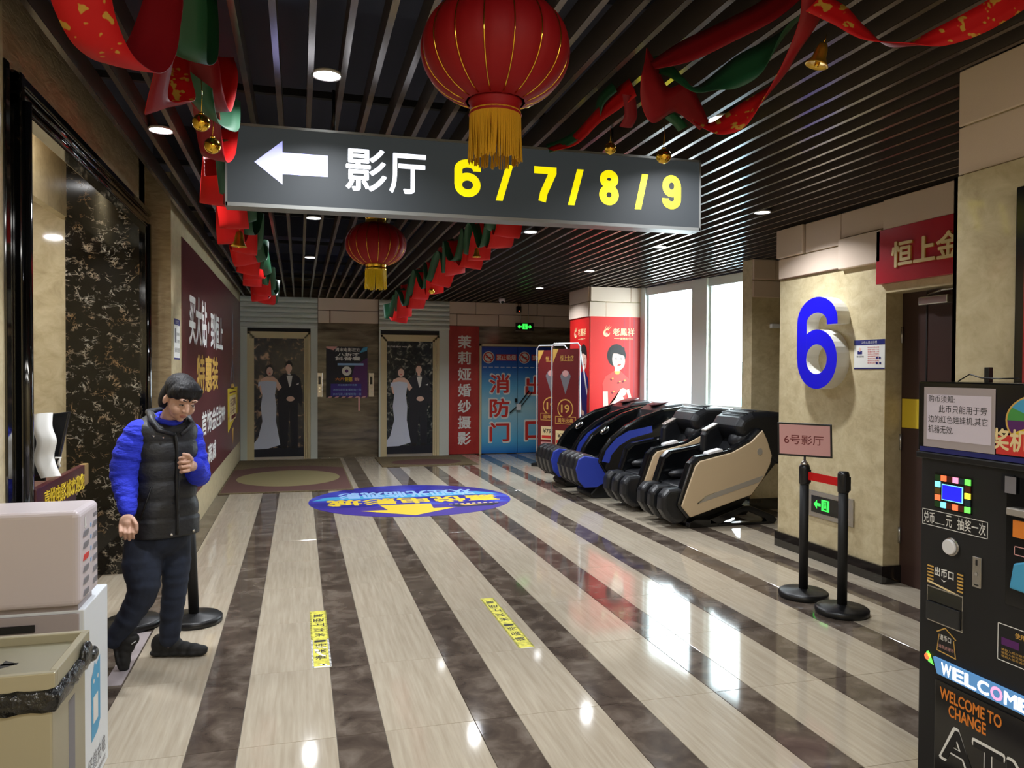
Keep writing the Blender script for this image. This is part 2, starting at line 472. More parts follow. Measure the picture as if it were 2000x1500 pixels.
    def ball(s, C, r, m, R=None, n=16, k=10, smooth=True):
        C = V3(C); r = V3((r, r, r)) if isinstance(r, (int, float)) else V3(r); vs = []; fs = []
        for i in range(k + 1):
            ph = PI * i / k
            for j in range(n):
                a = 2 * PI * j / n
                p = V3((r.x * math.sin(ph) * math.cos(a), r.y * math.sin(ph) * math.sin(a), r.z * math.cos(ph)))
                vs.append(C + (R @ p if R else p))
        for i in range(k):
            for j in range(n):
                fs.append((i * n + j, (i + 1) * n + j, (i + 1) * n + (j + 1) % n, i * n + (j + 1) % n))
        return s.add(vs, fs, m, smooth)
    def cap(s, pts, rad, m, n=12):
        """capsule chain: tube plus a ball on every joint"""
        s.tube(pts, rad, m, n)
        for p, r in zip(pts, rad): s.ball(p, r, m, None, 12, 8)
        return s
    def build(s, name, parent=None, bevel=0.0, solid=0.0, kind=None, seg=2):
        me = bpy.data.meshes.new(name)
        off = WL.get(parent.name, V3((0, 0, 0))) if parent else V3((0, 0, 0))
        me.from_pydata([tuple(v - off) for v in s.v], [], s.f)
        for mm in s.mats: me.materials.append(M[mm])
        me.polygons.foreach_set('material_index', s.m)
        me.polygons.foreach_set('use_smooth', s.sm)
        me.update()
        o = bpy.data.objects.new(name, me); COL.objects.link(o)
        if parent: o.parent = parent
        WL[o.name] = off
        if solid:
            md = o.modifiers.new('thickness', 'SOLIDIFY'); md.thickness = solid
        if bevel:
            md = o.modifiers.new('rounding', 'BEVEL'); md.width = bevel; md.segments = seg; md.limit_method = 'ANGLE'; md.angle_limit = 0.7
        if kind: o['kind'] = kind
        return o


WL = {}


def thing(name, label, cat, loc=(0, 0, 0), group=None):
    o = bpy.data.objects.new(name, None); COL.objects.link(o)
    o.empty_display_size = 0.1; o.location = loc; WL[o.name] = V3(loc)
    tag(o, label, cat, group)
    return o


def tag(o, label, cat, group=None):
    o['label'] = label; o['category'] = cat
    if group: o['group'] = group
    return o


def struct(mb, name, bevel=0.0, label=None):
    o = mb.build(name, None, bevel, kind='structure')
    if label: o['label'] = label
    return o


def dup(root, delta=(0, 0, 0), label=None, group=None, name=None):
    r = root.copy(); COL.objects.link(r)
    r.location = root.location + V3(delta)
    if label: r['label'] = label
    if group: r['group'] = group
    for ch in list(root.children):
        c = ch.copy(); COL.objects.link(c); c.parent = r
        for g2 in list(ch.children):
            d = g2.copy(); COL.objects.link(d); d.parent = c
    return r


def remesh(mb, name, parent, voxel, smooth=4, factor=0.5):
    """melt the overlapping shapes of mb into one continuous surface"""
    me = bpy.data.meshes.new('raw')
    me.from_pydata([tuple(v) for v in mb.v], [], mb.f)
    o = bpy.data.objects.new('raw', me); COL.objects.link(o)
    r = o.modifiers.new('r', 'REMESH'); r.mode = 'VOXEL'; r.voxel_size = voxel
    if smooth:
        sm = o.modifiers.new('s', 'SMOOTH'); sm.iterations = smooth; sm.factor = factor
    dg = bpy.context.evaluated_depsgraph_get()
    m2 = bpy.data.meshes.new_from_object(o.evaluated_get(dg))
    bpy.data.objects.remove(o); bpy.data.meshes.remove(me)
    off = WL.get(parent.name, V3((0, 0, 0))) if parent else V3((0, 0, 0))
    m2.transform(Matrix.Translation(-off))
    m2.name = name
    for p in m2.polygons: p.use_smooth = True
    ob = bpy.data.objects.new(name, m2); COL.objects.link(ob); ob.parent = parent; WL[ob.name] = off
    m2.materials.clear()
    for mm in mb.mats: m2.materials.append(M[mm])
    return ob, off

# ================================================================== SETTING
Y1 = 14.2            # back wall
ZS = 2.86            # underside of the ceiling slats
def row_x(k): return 0.155 + 0.606 * k
# floor: a bed of grout with polished tiles let into it
fb = MB().box(-3.2, 5.9, -2.6, 14.6, -0.12, -0.006, 'grout')
floor = struct(fb, 'floor')
tb = {}
def tile_mesh(nm, w, l, m):
    c = 0.0012
    mb = MB()
    vs = [(0, 0, -.02), (w, 0, -.02), (w, l, -.02), (0, l, -.02), (0, 0, -c), (w, 0, -c), (w, l, -c), (0, l, -c), (c, c, 0), (w - c, c, 0), (w - c, l - c, 0), (c, l - c, 0)]
    fs = [(0, 3, 2, 1)] + [(i, (i + 1) % 4, (i + 1) % 4 + 4, i + 4) for i in range(4)] + [(i + 4, (i + 1) % 4 + 4, (i + 1) % 4 + 8, i + 8) for i in range(4)] + [(8, 9, 10, 11)]
    mb.add(vs, fs, m)
    me = bpy.data.meshes.new(nm); me.from_pydata([tuple(v) for v in mb.v], [], mb.f); me.materials.append(M[m]); me.update()
    return me
G = 0.0025
ROW0 = 0.17
lm = tile_mesh('floor_tile', 0.401 - G, 0.8 - G, 'light_tile'); dm = tile_mesh('dark_floor_tile', 0.205 - G, 0.8 - G, 'dark_tile')
lml = tile_mesh('floor_tile', 0.401 - G, 0.43 - G, 'light_tile'); dml = tile_mesh('dark_floor_tile', 0.205 - G, 0.43 - G, 'dark_tile')
for k in range(-5, 10):
    for j in range(1, 18):
        y = ROW0 + 0.8 * j
        last = j == 17
        for nm, me, ml, x in (('dark_floor_tile', dm, dml, row_x(k)), ('floor_tile', lm, lml, row_x(k) + 0.205)):
            if x > 5.85: continue
            o = bpy.data.objects.new(nm, ml if last else me); COL.objects.link(o)
            o.parent = floor; o.location = (x + G / 2, y + G / 2, 0)
lobby = MB().box(-3.2, 6.4, -2.6, ROW0 + 0.8, -0.006, 0.0, 'lobby_floor').build('floor_apron', floor)

# ceiling: dark slab, carriers and hanging slats
XW = lambda y: 5.10 + 0.52 * (10.99 - y) / 2.94        # line of the window wall
cb_ = MB().fprism(Fr((0, 0, 3.3), (1, 0, 0), (0, 1, 0)), [(-3.3, -2.7), (6.5, -2.7), (6.5, 7.9), (XW(7.9), 7.9), (5.3, 10.9), (5.3, 14.4), (-3.3, 14.4)], 0.0, 0.1, 'void_paint')
cb_.box(-0.99, 6.4, -2.6, -2.5, 2.86, 3.3, 'void_paint').box(6.3, 6.4, -2.5, 7.9, 2.86, 3.3, 'void_paint').box(5.65, 6.4, 7.8, 7.95, 2.86, 3.3, 'void_paint')  # unseen side skirts added to keep sky light out of the void
for y in (2.9, 5.9, 8.9, 11.9):
    cb_.box(-0.99, 6.2 if y < 7.7 else 5.15, y, y + 0.35, 3.05, 3.3, 'void_paint')
ceiling = struct(cb_, 'ceiling')
for i in range(9):
    y = 0.9 + 1.6 * i
    MB().box(-0.98, 6.2 if y < 7.7 else (XW(y) - 0.05 if y < 10.9 else 5.15), y, y + 0.03, 2.975, 3.01, 'carrier').build('slat_carrier', ceiling)
SW = 0.0125
slm = None
for k in range(-5, 46):
    x = -0.232 + 0.139 * k
    mb = MB()
    ye = Y1 - 0.002
    if x > 5.07: ye = 10.99 - (x - 5.07) / 0.52 * 2.94
    if x > 5.62: ye = 7.7
    mb.box(-SW, SW, -2.45, ye, 0.0, 0.004, 'slat_metal').box(-SW, SW, -2.45, ye, 0.004, 0.11, 'slat_side')
    if x > 5.07: o = mb.build('slat', ceiling)
    elif slm is None:
        o = mb.build('slat', ceiling); slm = o.data
    else:
        o = bpy.data.objects.new('slat', slm); COL.objects.link(o); o.parent = ceiling
    o.location = (x, 0, ZS)

# left: mural wall
wl = MB().box(-1.3, -1.0, 6.75, Y1, 0.0, 3.3, 'beige_marble')
wall_left = struct(wl, 'wall_left')
MB().box(-1.19, -1.001, 6.742, 6.75, 0.0, 3.25, 'textured_stone').build('stone_end_slab', wall_left)
# left: wall nearer the camera, with the portal into the side lobby
wf = MB().box(-1.35, -1.15, -2.6, 3.55, 0.0, 3.3, 'beige_marble')
wf.box(-1.35, -1.19, 3.55, 6.75, 2.85, 3.3, 'textured_stone')
wall_fl = struct(wf, 'wall_front_left')
JX = -1.15
po = MB()
for (a, c, t) in ((0.0, 0.055, 0.04), (0.055, 0.15, 0.015), (0.15, 0.2, 0.05)):   # stepped moulding: near jamb
    po.box(JX - 0.16, JX + t - 0.03, 3.55 + a, 3.55 + c, 0, 2.83, 'black_marble')
for (a, c, t) in ((0.0, 0.05, 0.035), (0.05, 0.1, 0.01), (0.1, 0.14, 0.045)):      # head
    po.box(JX - 0.07, JX + t - 0.03, 3.75, 6.66, 2.69 + a, 2.69 + c, 'black_marble')
po.box(JX - 0.16, JX - 0.01, 6.62, 6.74, 0, 2.83, 'black_marble')
portal = struct(po, 'trim_1', 0.006, 'glossy black marble portal surround in the left wall')
for z_, r_ in ((2.715, 0.024), (2.765, 0.018), (2.81, 0.026)):
    MB().tube([(JX - 0.012, 3.7, z_), (JX - 0.012, 6.7, z_)], r_, 'black_marble', 14).build('moulding', portal)
MB().tube([(JX + 0.0, 6.64, 0.0), (JX + 0.0, 6.64, 2.72)], 0.022, 'black_marble', 14).build('moulding', portal)
MB().tube([(JX + 0.02, 3.76, 0.0), (JX + 0.02, 3.76, 2.72)], 0.022, 'black_marble', 14).build('moulding', portal)
# side lobby behind the portal
rec = MB().box(-3.2, -1.70, 6.6, 6.75, 0, 3.0, 'polished_marble').box(-3.2, -3.05, 3.2, 6.6, 0, 3.0, 'beige_marble').box(-3.05, -1.31, 3.2, 3.35, 0, 3.0, 'beige_marble')
wall_recess = struct(rec, 'wall_side_lobby')
struct(MB().box(-1.75, -1.69, 3.35, 6.62, 2.72, 3.25, 'beige_marble').box(-1.69, -1.35, 3.35, 6.62, 3.2, 3.3, 'beige_fabric').box(-3.05, -1.75, 3.3, 6.62, 2.9, 3.0, 'beige_fabric'), 'ceiling_side_lobby')
gv = struct(MB().box(-1.70, -1.19, 6.5, 6.72, 0.0, 3.2, 'gold_vein_marble'), 'wall_side_panel')

# back wall
wb = MB().box(-1.3, 5.3, Y1, Y1 + 0.2, 0, 3.3, 'brown_marble')
wall_back = struct(wb, 'wall_back')
FB = Fr((0, Y1, 0), (1, 0, 0), (0, 0, 1))       # facing the camera (normal is -Y)
def block(F, u0, u1, v0, v1, d, parent, m='beige_fabric'):
    MB().fbox(F, u0, u1, v0, v1, 0.0, d, m).build('upholstered_block', parent, 0.006)
MB().fbox(FB, 0.31, 1.39, 2.41, 2.86, 0.0, 0.012, 'band_edge').fbox(FB, 2.68, 5.2, 2.41, 2.86, 0.0, 0.012, 'band_edge').build('band_backing', wall_back)
g_ = 0.008
for (u0, u1, v0, v1, d) in ((0.32, 1.38, 2.645, 2.86, .05), (0.32, 0.52, 2.42, 2.637, .03), (0.53, 1.38, 2.42, 2.637, .055),
                            (2.69, 3.19, 2.64, 2.86, .05), (3.2, 4.4, 2.64, 2.86, .03), (4.41, 5.18, 2.64, 2.86, .045),
                            (2.69, 2.83, 2.42, 2.63, .05), (2.84, 3.63, 2.42, 2.63, .03), (3.64, 4.53, 2.42, 2.63, .055), (4.54, 5.18, 2.42, 2.63, .03)):
    block(FB, u0, u1, v0, v1, d, wall_back)

# right: number-six wall
RX = 4.2
wr = MB().box(RX, 6.4, 4.79, 6.1, 0, ZS, 'beige_marble')
wr.box(RX, RX + 0.12, 3.2, 4.79, 2.17, ZS, 'beige_marble')              # lintel over the door
wr.box(RX + 0.12, 6.4, 3.0, 4.79, 2.17, ZS, 'beige_marble')
wall_right = struct(wr, 'wall_right')
FR = Fr((RX, 0, 0), (0, -1, 0), (0, 0, 1))      # on the right wall, facing left (u runs towards the camera)
for (y0, y1, v0, v1, d) in ((5.73, 6.1, 2.6, 2.85, .045), (5.275, 5.72, 2.6, 2.85, .02), (4.80, 5.265, 2.65, 2.85, .022), (5.275, 6.1, 2.415, 2.592, .02), (4.80, 5.265, 2.4, 2.64, .05), (3.9, 4.78, 2.6, 2.85, .045), (3.2, 3.89, 2.6, 2.85, .03)):
    block(FR, -y1, -y0, v0, v1, d, wall_right)
MB().fbox(FR, -6.1, -4.8, 2.408, 2.415, 0, 0.02, 'band_edge').fbox(FR, -6.1, -3.2, 2.85, 2.86, 0, 0.02, 'black_matte').build('shadow_gap', wall_right)
struct(MB().box(RX - 0.02, RX, 4.79, 6.12, 0, 0.135, 'black_marble').box(RX - 0.02, 4.38, 4.772, 4.79, 0, 0.135, 'black_marble').box(RX, 5.0, 6.1, 6.12, 0, 0.135, 'black_marble'), 'baseboard_right')
# near right wall
wn = MB().box(2.72, 6.4, -2.6, 2.66, 0, ZS, 'beige_marble').box(2.69, 2.72, -2.6, 2.68, 0, 2.41, 'polished_marble').box(2.69, 6.4, 2.66, 2.68, 0, 2.41, 'polished_marble')
wall_near = struct(wn, 'wall_near_right')
FN = Fr((2.72, 0, 0), (0, -1, 0), (0, 0, 1))
for (y0, y1, v0, v1, d) in ((1.6, 2.68, 2.42, 2.62, .01), (1.6, 2.68, 2.625, 2.86, .012), (0.3, 1.59, 2.42, 2.86, .01)):
    block(FN, -y1, -y0, v0, v1, d, wall_near)
MB().box(6.25, 6.4, -2.6, 14.4, 0, 3.3, 'beige_marble').box(2.7, 6.4, 2.7, 2.72, 0, ZS, 'beige_marble')
struct(MB().box(-1.3, 6.4, -2.75, -2.6, 0, 3.3, 'beige_marble'), 'wall_behind_added')  # unseen wall added to enclose the light and feed reflections
struct(MB().box(5.6, 6.4, 2.68, 4.79, 0, ZS, 'beige_marble'), 'wall_door_lobby')
# dark column beside the window
dc = MB().box(4.97, 6.4, 7.75, 7.95, 0, ZS, 'beige_marble')
dark_col = struct(dc, 'wall_column')
FD = Fr((0, 7.75, 0), (1, 0, 0), (0, 0, 1))
for (u0, u1, v0, v1, d) in ((4.97, 5.5, 2.43, 2.62, .02), (4.97, 5.25, 2.63, 2.86, .035), (5.26, 5.8, 2.63, 2.86, .02)):
    block(FD, u0, u1, v0, v1, d, dark_col)
struct(MB().box(4.95, 6.2, 7.73, 7.75, 0, 0.13, 'black_marble').box(4.95, 4.97, 7.75, 7.95, 0, 0.13, 'black_marble'), 'baseboard_column')
struct(MB().box(6.2, 6.4, 6.1, 7.75, 0, ZS, 'beige_marble'), 'wall_alcove')
# column with the red posters
rc = MB().box(4.25, 5.14, 10.97, 11.85, 0, ZS, 'beige_marble')
red_col = struct(rc, 'wall_poster_column')
FC = Fr((4.25, 10.97, 0), (1, 0, 0), (0, 0, 1)); FCL = Fr((4.25, 11.85, 0), (0, -1, 0), (0, 0, 1))
for (u0, u1, v0, v1, d) in ((0, 0.65, 2.64, 2.86, .03), (0.66, 0.89, 2.64, 2.86, .02), (-0.02, 0.24, 2.41, 2.63, .04), (0.25, 0.89, 2.41, 2.63, .02)):
    block(FC, u0, u1, v0, v1, d, red_col)
for (u0, u1, v0, v1, d) in ((0, 0.5, 2.64, 2.86, .02), (0.51, 0.86, 2.64, 2.86, .03), (0, 0.88, 2.41, 2.63, .03)):
    block(FCL, u0, u1, v0, v1, d, red_col)

# window wall: three bays between the poster column and the dark column
P0 = V3((5.10, 10.99, 0)); P1 = V3((5.62, 8.05, 0))
FW = Fr(P0, P1 - P0, (0, 0, 1)); LW = (P1 - P0).length
bays = [(0.14, 1.26), (1.58, 2.86)]
fr = MB()
for u0, u1 in ((0.0, 0.14), (1.26, 1.58), (2.86, 3.02)):
    fr.fbox(FW, u0, u1, 0, ZS, -0.12, 0.03, 'window_frame')
fr.fbox(FW, 0, 3.02, 0, 0.12, -0.12, 0.04, 'window_frame')
window = struct(fr, 'window_1', 0.005)
for u0, u1 in bays:
    w = MB()
    w.fbox(FW, u0, u1, 2.74, ZS, -0.1, 0.0, 'window_frame').fbox(FW, u0, u1, 1.05, 1.13, -0.1, 0.03, 'window_frame')
    w.fbox(FW, u0, u0 + 0.035, 0.12, 2.74, -0.08, -0.02, 'window_frame').fbox(FW, u1 - 0.035, u1, 0.12, 2.74, -0.08, -0.02, 'window_frame')
    w.build('window_sash', window, 0.004)
    MB().fbox(FW, u0 + 0.03, u1 - 0.03, 1.13, 2.74, -0.056, -0.05, 'window_glass').build('pane', window)
    MB().fbox(FW, u0 + 0.03, u1 - 0.03, 0.12, 1.05, -0.056, -0.05, 'window_glass').build('pane', window)
struct(MB().fbox(FW, -0.05, 3.4, ZS, 3.3, -0.12, 0.0, 'void_paint'), 'wall_window_head')
struct(MB().box(5.2, 5.3, 11.02, Y1, 0, 3.3, 'beige_marble'), 'wall_corner')
# tower seen through the glass
bt = thing('tower_building', 'pale blue glazed tower seen low through the right window pane', 'building', (27.5, 40, -12))
MB().box(27.5, 33, 40, 46, -12, 2.2, 'building_white').build('tower_wall', bt)
for i in range(9):
    MB().box(27.44, 27.5, 40.2, 45.8, -10.6 + i * 1.4, -9.9 + i * 1.4, 'building_glass').build('window_band', bt)
    MB().box(27.7, 32.8, 39.94, 40.0, -10.6 + i * 1.4, -9.9 + i * 1.4, 'building_glass').build('window_band', bt)

# ------------------------------------------------------------------ doors
# brown cinema door behind the right wall
d6 = MB().box(4.35, 4.4, 3.25, 4.79, 0, 2.17, 'door_brown')
door6 = struct(d6, 'door_1')
MB().box(4.345, 4.35, 4.55, 4.56, 0, 2.16, 'black_matte').build('door_edge', door6)
MB().box(4.343, 4.35, 3.3, 4.775, 1.17, 1.385, 'print_yellow').build('warning_band', door6)
c_ = MB().box(4.27, 4.345, 4.30, 4.56, 2.06, 2.12, 'silver').build('door_closer', door6, 0.008)
MB().tube([(4.30, 4.5, 2.13), (4.24, 4.3, 2.15), (4.3, 4.0, 2.155)], 0.008, 'silver', 8).build('closer_arm', c_)
for z in (0.3, 1.0, 1.8):
    MB().tube([(4.34, 4.782, z), (4.34, 4.782, z + 0.12)], 0.01, 'silver', 8).build('hinge', door6)
# blue fire door in the back wall
fd = MB().fbox(FB, 3.27, 3.31, 0, 2.08, 0, 0.04, 'frame_beige').fbox(FB, 4.73, 4.77, 0, 2.08, 0, 0.04, 'frame_beige').fbox(FB, 3.27, 4.77, 2.04, 2.08, 0, 0.04, 'frame_beige')
fdoor = struct(fd, 'door_2')
for i, (u0, u1) in enumerate(((3.315, 4.015), (4.022, 4.725))):
    lf = MB().fbox(FB, u0, u1, 0.01, 2.035, 0.0, 0.03, 'door_blue').build('fire_door_leaf', fdoor, 0.003)
    F_ = Fr(FB.p(u0, 0, 0.031), (1, 0, 0), (0, 0, 1))
    pr = MB()
    pr.ell(F_, 0.13, 1.83, 0.115, 0.115, 'print_white', 0.0005, 28).ell(F_, 0.13, 1.83, 0.10, 0.10, 'print_red', 0.001, 28).ell(F_, 0.13, 1.83, 0.08, 0.08, 'print_white', 0.0015, 28)
    pr.poly(F_, [(0.06, 1.87), (0.08, 1.89), (0.20, 1.79), (0.18, 1.77)], 'print_red', 0.002).rect(F_, 0.08, 1.82, 0.18, 1.84, 'print_grey', 0.0018)
    pr.rect(F_, 0.27, 1.77, 0.68, 1.89, 'print_red', 0.0005).text(F_, '禁止吸烟', 0.29, 1.785, 0.66, 1.875, 'print_white', 0.001, 0.03)
    for q in range(6): pr.rect(F_, 0.02 + q * 0.115, 1.64, 0.10 + q * 0.115, 1.65, 'print_white', 0.0006)
    for ch, v in ((('消', 1.16), ('防', 0.70), ('门', 0.24)) if i == 0 else (('出', 1.12), ('口', 0.26))):
        pr.text(F_, ch, 0.15, v - 0.02, 0.55, v + 0.36, 'print_white', 0.0008, 0.09)
        pr.text(F_, ch, 0.165, v, 0.535, v + 0.34, 'print_red', 0.0014, 0.045)
    pr.build('lettering', lf)
MB().fbox(FB, 3.96, 4.0, 0.98, 1.05, 0.03, 0.08, 'black_satin').build('door_handle', fdoor)
pb = MB().tube([FB.p(4.24, 1.20, 0.07), FB.p(4.02, 0.92, 0.08), FB.p(3.86, 0.78, 0.07)], 0.012, 'black_satin', 8).tube([FB.p(4.3, 1.17, 0.06), FB.p(4.08, 0.9, 0.06)], 0.008, 'black_satin', 8)
pb.fbox(FB, 3.98, 4.07, 0.83, 0.95, 0.06, 0.1, 'white_plastic').build('push_bar_chain', fdoor)

# lifts with printed wedding photographs, under roller shutters
def lift(n, x0, xf0, xf1, xp0, xp1, x1, zt, warm):
    a = MB()
    a.fbox(FB, x0, xf0, 0, 2.31, 0.0, 0.07, 'shutter_grey').fbox(FB, xf1, x1, 0, 2.31, 0.0, 0.07, 'shutter_grey').fbox(FB, x0, x1, 2.24, 2.31, 0, 0.02, 'black_matte')
    d = struct(a, 'door_%d' % n)
    f = MB()
    W_ = xf0
    for i, t in enumerate((0.06, 0.045, 0.03)):
        e_ = i * 0.035
        f.fbox(FB, xf0 + e_, xf0 + e_ + 0.045, 0, zt + 0.10 - e_, 0, t, 'frame_beige').fbox(FB, xf1 - e_ - 0.045, xf1 - e_, 0, zt + 0.10 - e_, 0, t, 'frame_beige').fbox(FB, xf0 + e_, xf1 - e_, zt + 0.06 - e_, zt + 0.105 - e_, 0, t, 'frame_beige')
    f.build('door_frame', d)
    F_ = Fr(FB.p(xp0, 0.04, 0.012), (1, 0, 0), (0, 0, 1)); w = xp1 - xp0; h = zt - 0.04
    MB().fbox(FB, xp0 - 0.03, xp1 + 0.03, 0.0, zt, 0, 0.012, 'silver_trim').build('lift_door_leaf', d)
    p = MB(); U = lambda l: [(a_ * w, b_ * h) for a_, b_ in l]
    p.rect(F_, 0, 0, w, h, 'photo_bokeh_warm' if warm else 'photo_bokeh', 0.001).rect(F_, 0, 0, w, 0.075 * h, 'print_suit', 0.0015)
    # groom
    p.poly(F_, U([(0.52, 0.08), (0.47, 0.62), (0.50, 0.66), (0.60, 0.70), (0.80, 0.70), (0.90, 0.66), (0.96, 0.50), (0.93, 0.42), (0.86, 0.46), (0.86, 0.08), (0.73, 0.08), (0.70, 0.40), (0.66, 0.08)]), 'print_suit', 0.002)
    p.poly(F_, U([(0.64, 0.695), (0.76, 0.695), (0.73, 0.60), (0.70, 0.585)]), 'print_white', 0.0025)
    p.poly(F_, U([(0.64, 0.70), (0.70, 0.685), (0.76, 0.70), (0.76, 0.682), (0.70, 0.69), (0.64, 0.682)]), 'print_black', 0.003)
    p.ell(F_, 0.69 * w, 0.765 * h, 0.072 * w, 0.042 * h, 'print_hair', 0.0022).ell(F_, 0.69 * w, 0.745 * h, 0.06 * w, 0.035 * h, 'print_skin', 0.0027)
    p.rect(F_, 0.665 * w, 0.695 * h, 0.715 * w, 0.72 * h, 'print_skin', 0.0024).poly(F_, U([(0.82, 0.61), (0.88, 0.622), (0.87, 0.605)]), 'print_white', 0.003)
    p.ell(F_, 0.72 * w, 0.487 * h, 0.075 * w, 0.022 * h, 'print_skin', 0.003).ell(F_, 0.60 * w, 0.08 * h, 0.05 * w, 0.012 * h, 'print_black', 0.003).ell(F_, 0.78 * w, 0.08 * h, 0.05 * w, 0.012 * h, 'print_black', 0.003)
    # bride
    p.ell(F_, 0.33 * w, 0.72 * h, 0.085 * w, 0.052 * h, 'print_hair', 0.0032)
    p.poly(F_, U([(0.14, 0.60), (0.18, 0.655), (0.27, 0.675), (0.40, 0.675), (0.47, 0.65), (0.56, 0.585), (0.50, 0.555), (0.44, 0.60), (0.44, 0.53), (0.18, 0.53), (0.16, 0.545)]), 'print_skin', 0.0034)
    p.ell(F_, 0.335 * w, 0.717 * h, 0.06 * w, 0.037 * h, 'print_skin', 0.0038).ell(F_, 0.335 * w, 0.703 * h, 0.018 * w, 0.004 * h, 'print_red', 0.0042)
    p.poly(F_, U([(0.12, 0.59), (0.13, 0.63), (0.30, 0.64), (0.46, 0.63), (0.46, 0.60), (0.43, 0.52), (0.46, 0.42), (0.45, 0.30), (0.53, 0.10), (0.30, 0.07), (0.0, 0.065), (0.0, 0.09), (0.12, 0.16), (0.20, 0.30), (0.17, 0.42), (0.20, 0.52), (0.17, 0.60)]), 'print_dress', 0.0046)
    if not warm:
        p.text(F_, '茉莉娅婚纱 MOLIYA', 0.06 * w, 0.94 * h, 0.55 * w, 0.955 * h, 'print_white', 0.002)
    p.build('wedding_photo', d)
    sh = MB()
    z0, z1 = 2.31, ZS - 0.005; nseg = 8
    prof = []
    sh.fbox(FB, x0, x1, z0, z1, 0.0, 0.08, 'shutter_grey')
    s = sh.build('shutter_box', d)
    for i in range(6):
        a0 = z0 + 0.01 + i * (z1 - z0 - 0.02) / 6; hh = (z1 - z0 - 0.02) / 6
        F2 = Fr(FB.p(x0, a0, 0.08), (0, -1, 0), (0, 0, 1))
        pts = [(0, 0), (0.03, 0.01), (0.045, hh * 0.45), (0.03, hh * 0.85), (0.0, hh * 0.95)]
        q = MB(); n_ = len(pts)
        vs = [V3((x0 if e_ == 0 else x1, Y1 - 0.08 - u, a0 + v)) for e_ in (0, 1) for u, v in pts]
        q.add(vs, [list(range(n_)), list(range(n_, 2 * n_))[::-1]] + [(j, (j + 1) % n_, (j + 1) % n_ + n_, j + n_) for j in range(n_)], 'shutter_grey')
        q.build('shutter_slat', d)
    return d
lift(3, -0.99, -0.88, 0.19, -0.81, 0.10, 0.31, 2.14, True)
lift(4, 1.39, 1.42, 2.50, 1.49, 2.41, 2.68, 2.12, False)

# ================================================================== LAMPS
def gap_x(x): return -0.232 + 0.139 * (round((x + 0.232) / 0.139 - 0.5) + 0.5)
LAMPS = [(0.1155, 3.476, 'round recessed downlight in front of the arrow of the hanging sign'),
         (-0.72, 4.52, 'round recessed downlight above the portal, between left slats'),
         (0.075, 6.754, 'round downlight just behind the hanging sign, nearer of the centre pair'),
         (0.075, 9.123, 'round downlight left of the small lantern, farther of the centre pair'),
         (3.6, 5.466, 'round downlight in front of the blue number six wall'),
         (2.0, 3.515, 'round downlight shining behind the right red ribbon'),
         (3.62, 7.283, 'round downlight above the nearest beige massage chair'),
         (2.03, 6.854, 'round downlight behind the sign beside the far ribbon bells'),
         (3.64, 9.308, 'round downlight above the black and blue massage chairs'),
         (3.63, 11.437, 'small far downlight before the red poster column'),
         (2.03, 9.12, 'unseen downlight added to brighten the back wall, behind the far right ribbon folds'),  # lamp added to lift the dark back wall
         (2.03, 11.4, 'unseen downlight added for a brighter back wall, above the right lift mat, behind the ribbon end'),  # second lamp added to light the back of the hall
         (0.075, 11.4, 'dark recessed fitting near the left shutter, farthest on the centre row')]
BEHIND = [(0.1, 1.2), (2.0, 1.2), (-0.6, 0.2), (2.0, -1.2), (0.3, -1.2), (1.1, 0.0)]
def downlight(x, y, lab, on=True, w=DOWNLIGHT_W):
    x = gap_x(x)
    t = thing('downlight', lab, 'ceiling light', (x, y, ZS), 'recessed downlights')
    MB().lathe((x, y, ZS), [(0.064, 0.012), (0.067, 0.0), (0.058, 0.0), (0.058, 0.012), (0.064, 0.012)], 'white_plastic' if on else 'black_satin', 24).build('lamp_ring', t)
    MB().lathe((x, y, ZS), [(0.0, 0.004), (0.057, 0.004), (0.057, 0.011), (0.0, 0.011)], 'lamp_glow' if on else 'screen_dark', 24).build('diffuser', t)
    if on:
        l = bpy.data.lights.new('lamp', 'AREA'); l.shape = 'DISK'; l.size = 0.11; l.energy = w; l.spread = math.radians(138); l.color = (0.93, 0.96, 1.0)
        o = bpy.data.objects.new('lamp', l); COL.objects.link(o); o.location = (x, y, ZS + 0.001)
for i, (x, y, lab) in enumerate(LAMPS): downlight(x, y, lab, on=(i != 12))
# room fill lights, added unseen behind the photographer
for (x, y) in ((0.6, -0.2), (0.6, -1.7)):
    l = bpy.data.lights.new('lobby_fill', 'AREA'); l.shape = 'RECTANGLE'; l.size = 2.4; l.size_y = 0.6; l.energy = FILL_W; l.color = (1.0, 0.97, 0.92)
    o = bpy.data.objects.new('lobby_fill', l); COL.objects.link(o); o.location = (x, y, 2.84)
# side lobby
for (x, y) in ((-2.35, 5.8), (-2.35, 4.6)):
    l = bpy.data.lights.new('lamp', 'AREA'); l.shape = 'DISK'; l.size = 0.14; l.energy = 9
    o = bpy.data.objects.new('lamp', l); COL.objects.link(o); o.location = (x, y, 2.88)
l = bpy.data.lights.new('lamp', 'AREA'); l.shape = 'DISK'; l.size = 0.14; l.energy = 5
o = bpy.data.objects.new('lamp', l); COL.objects.link(o); o.location = (-1.52, 5.4, 3.19)

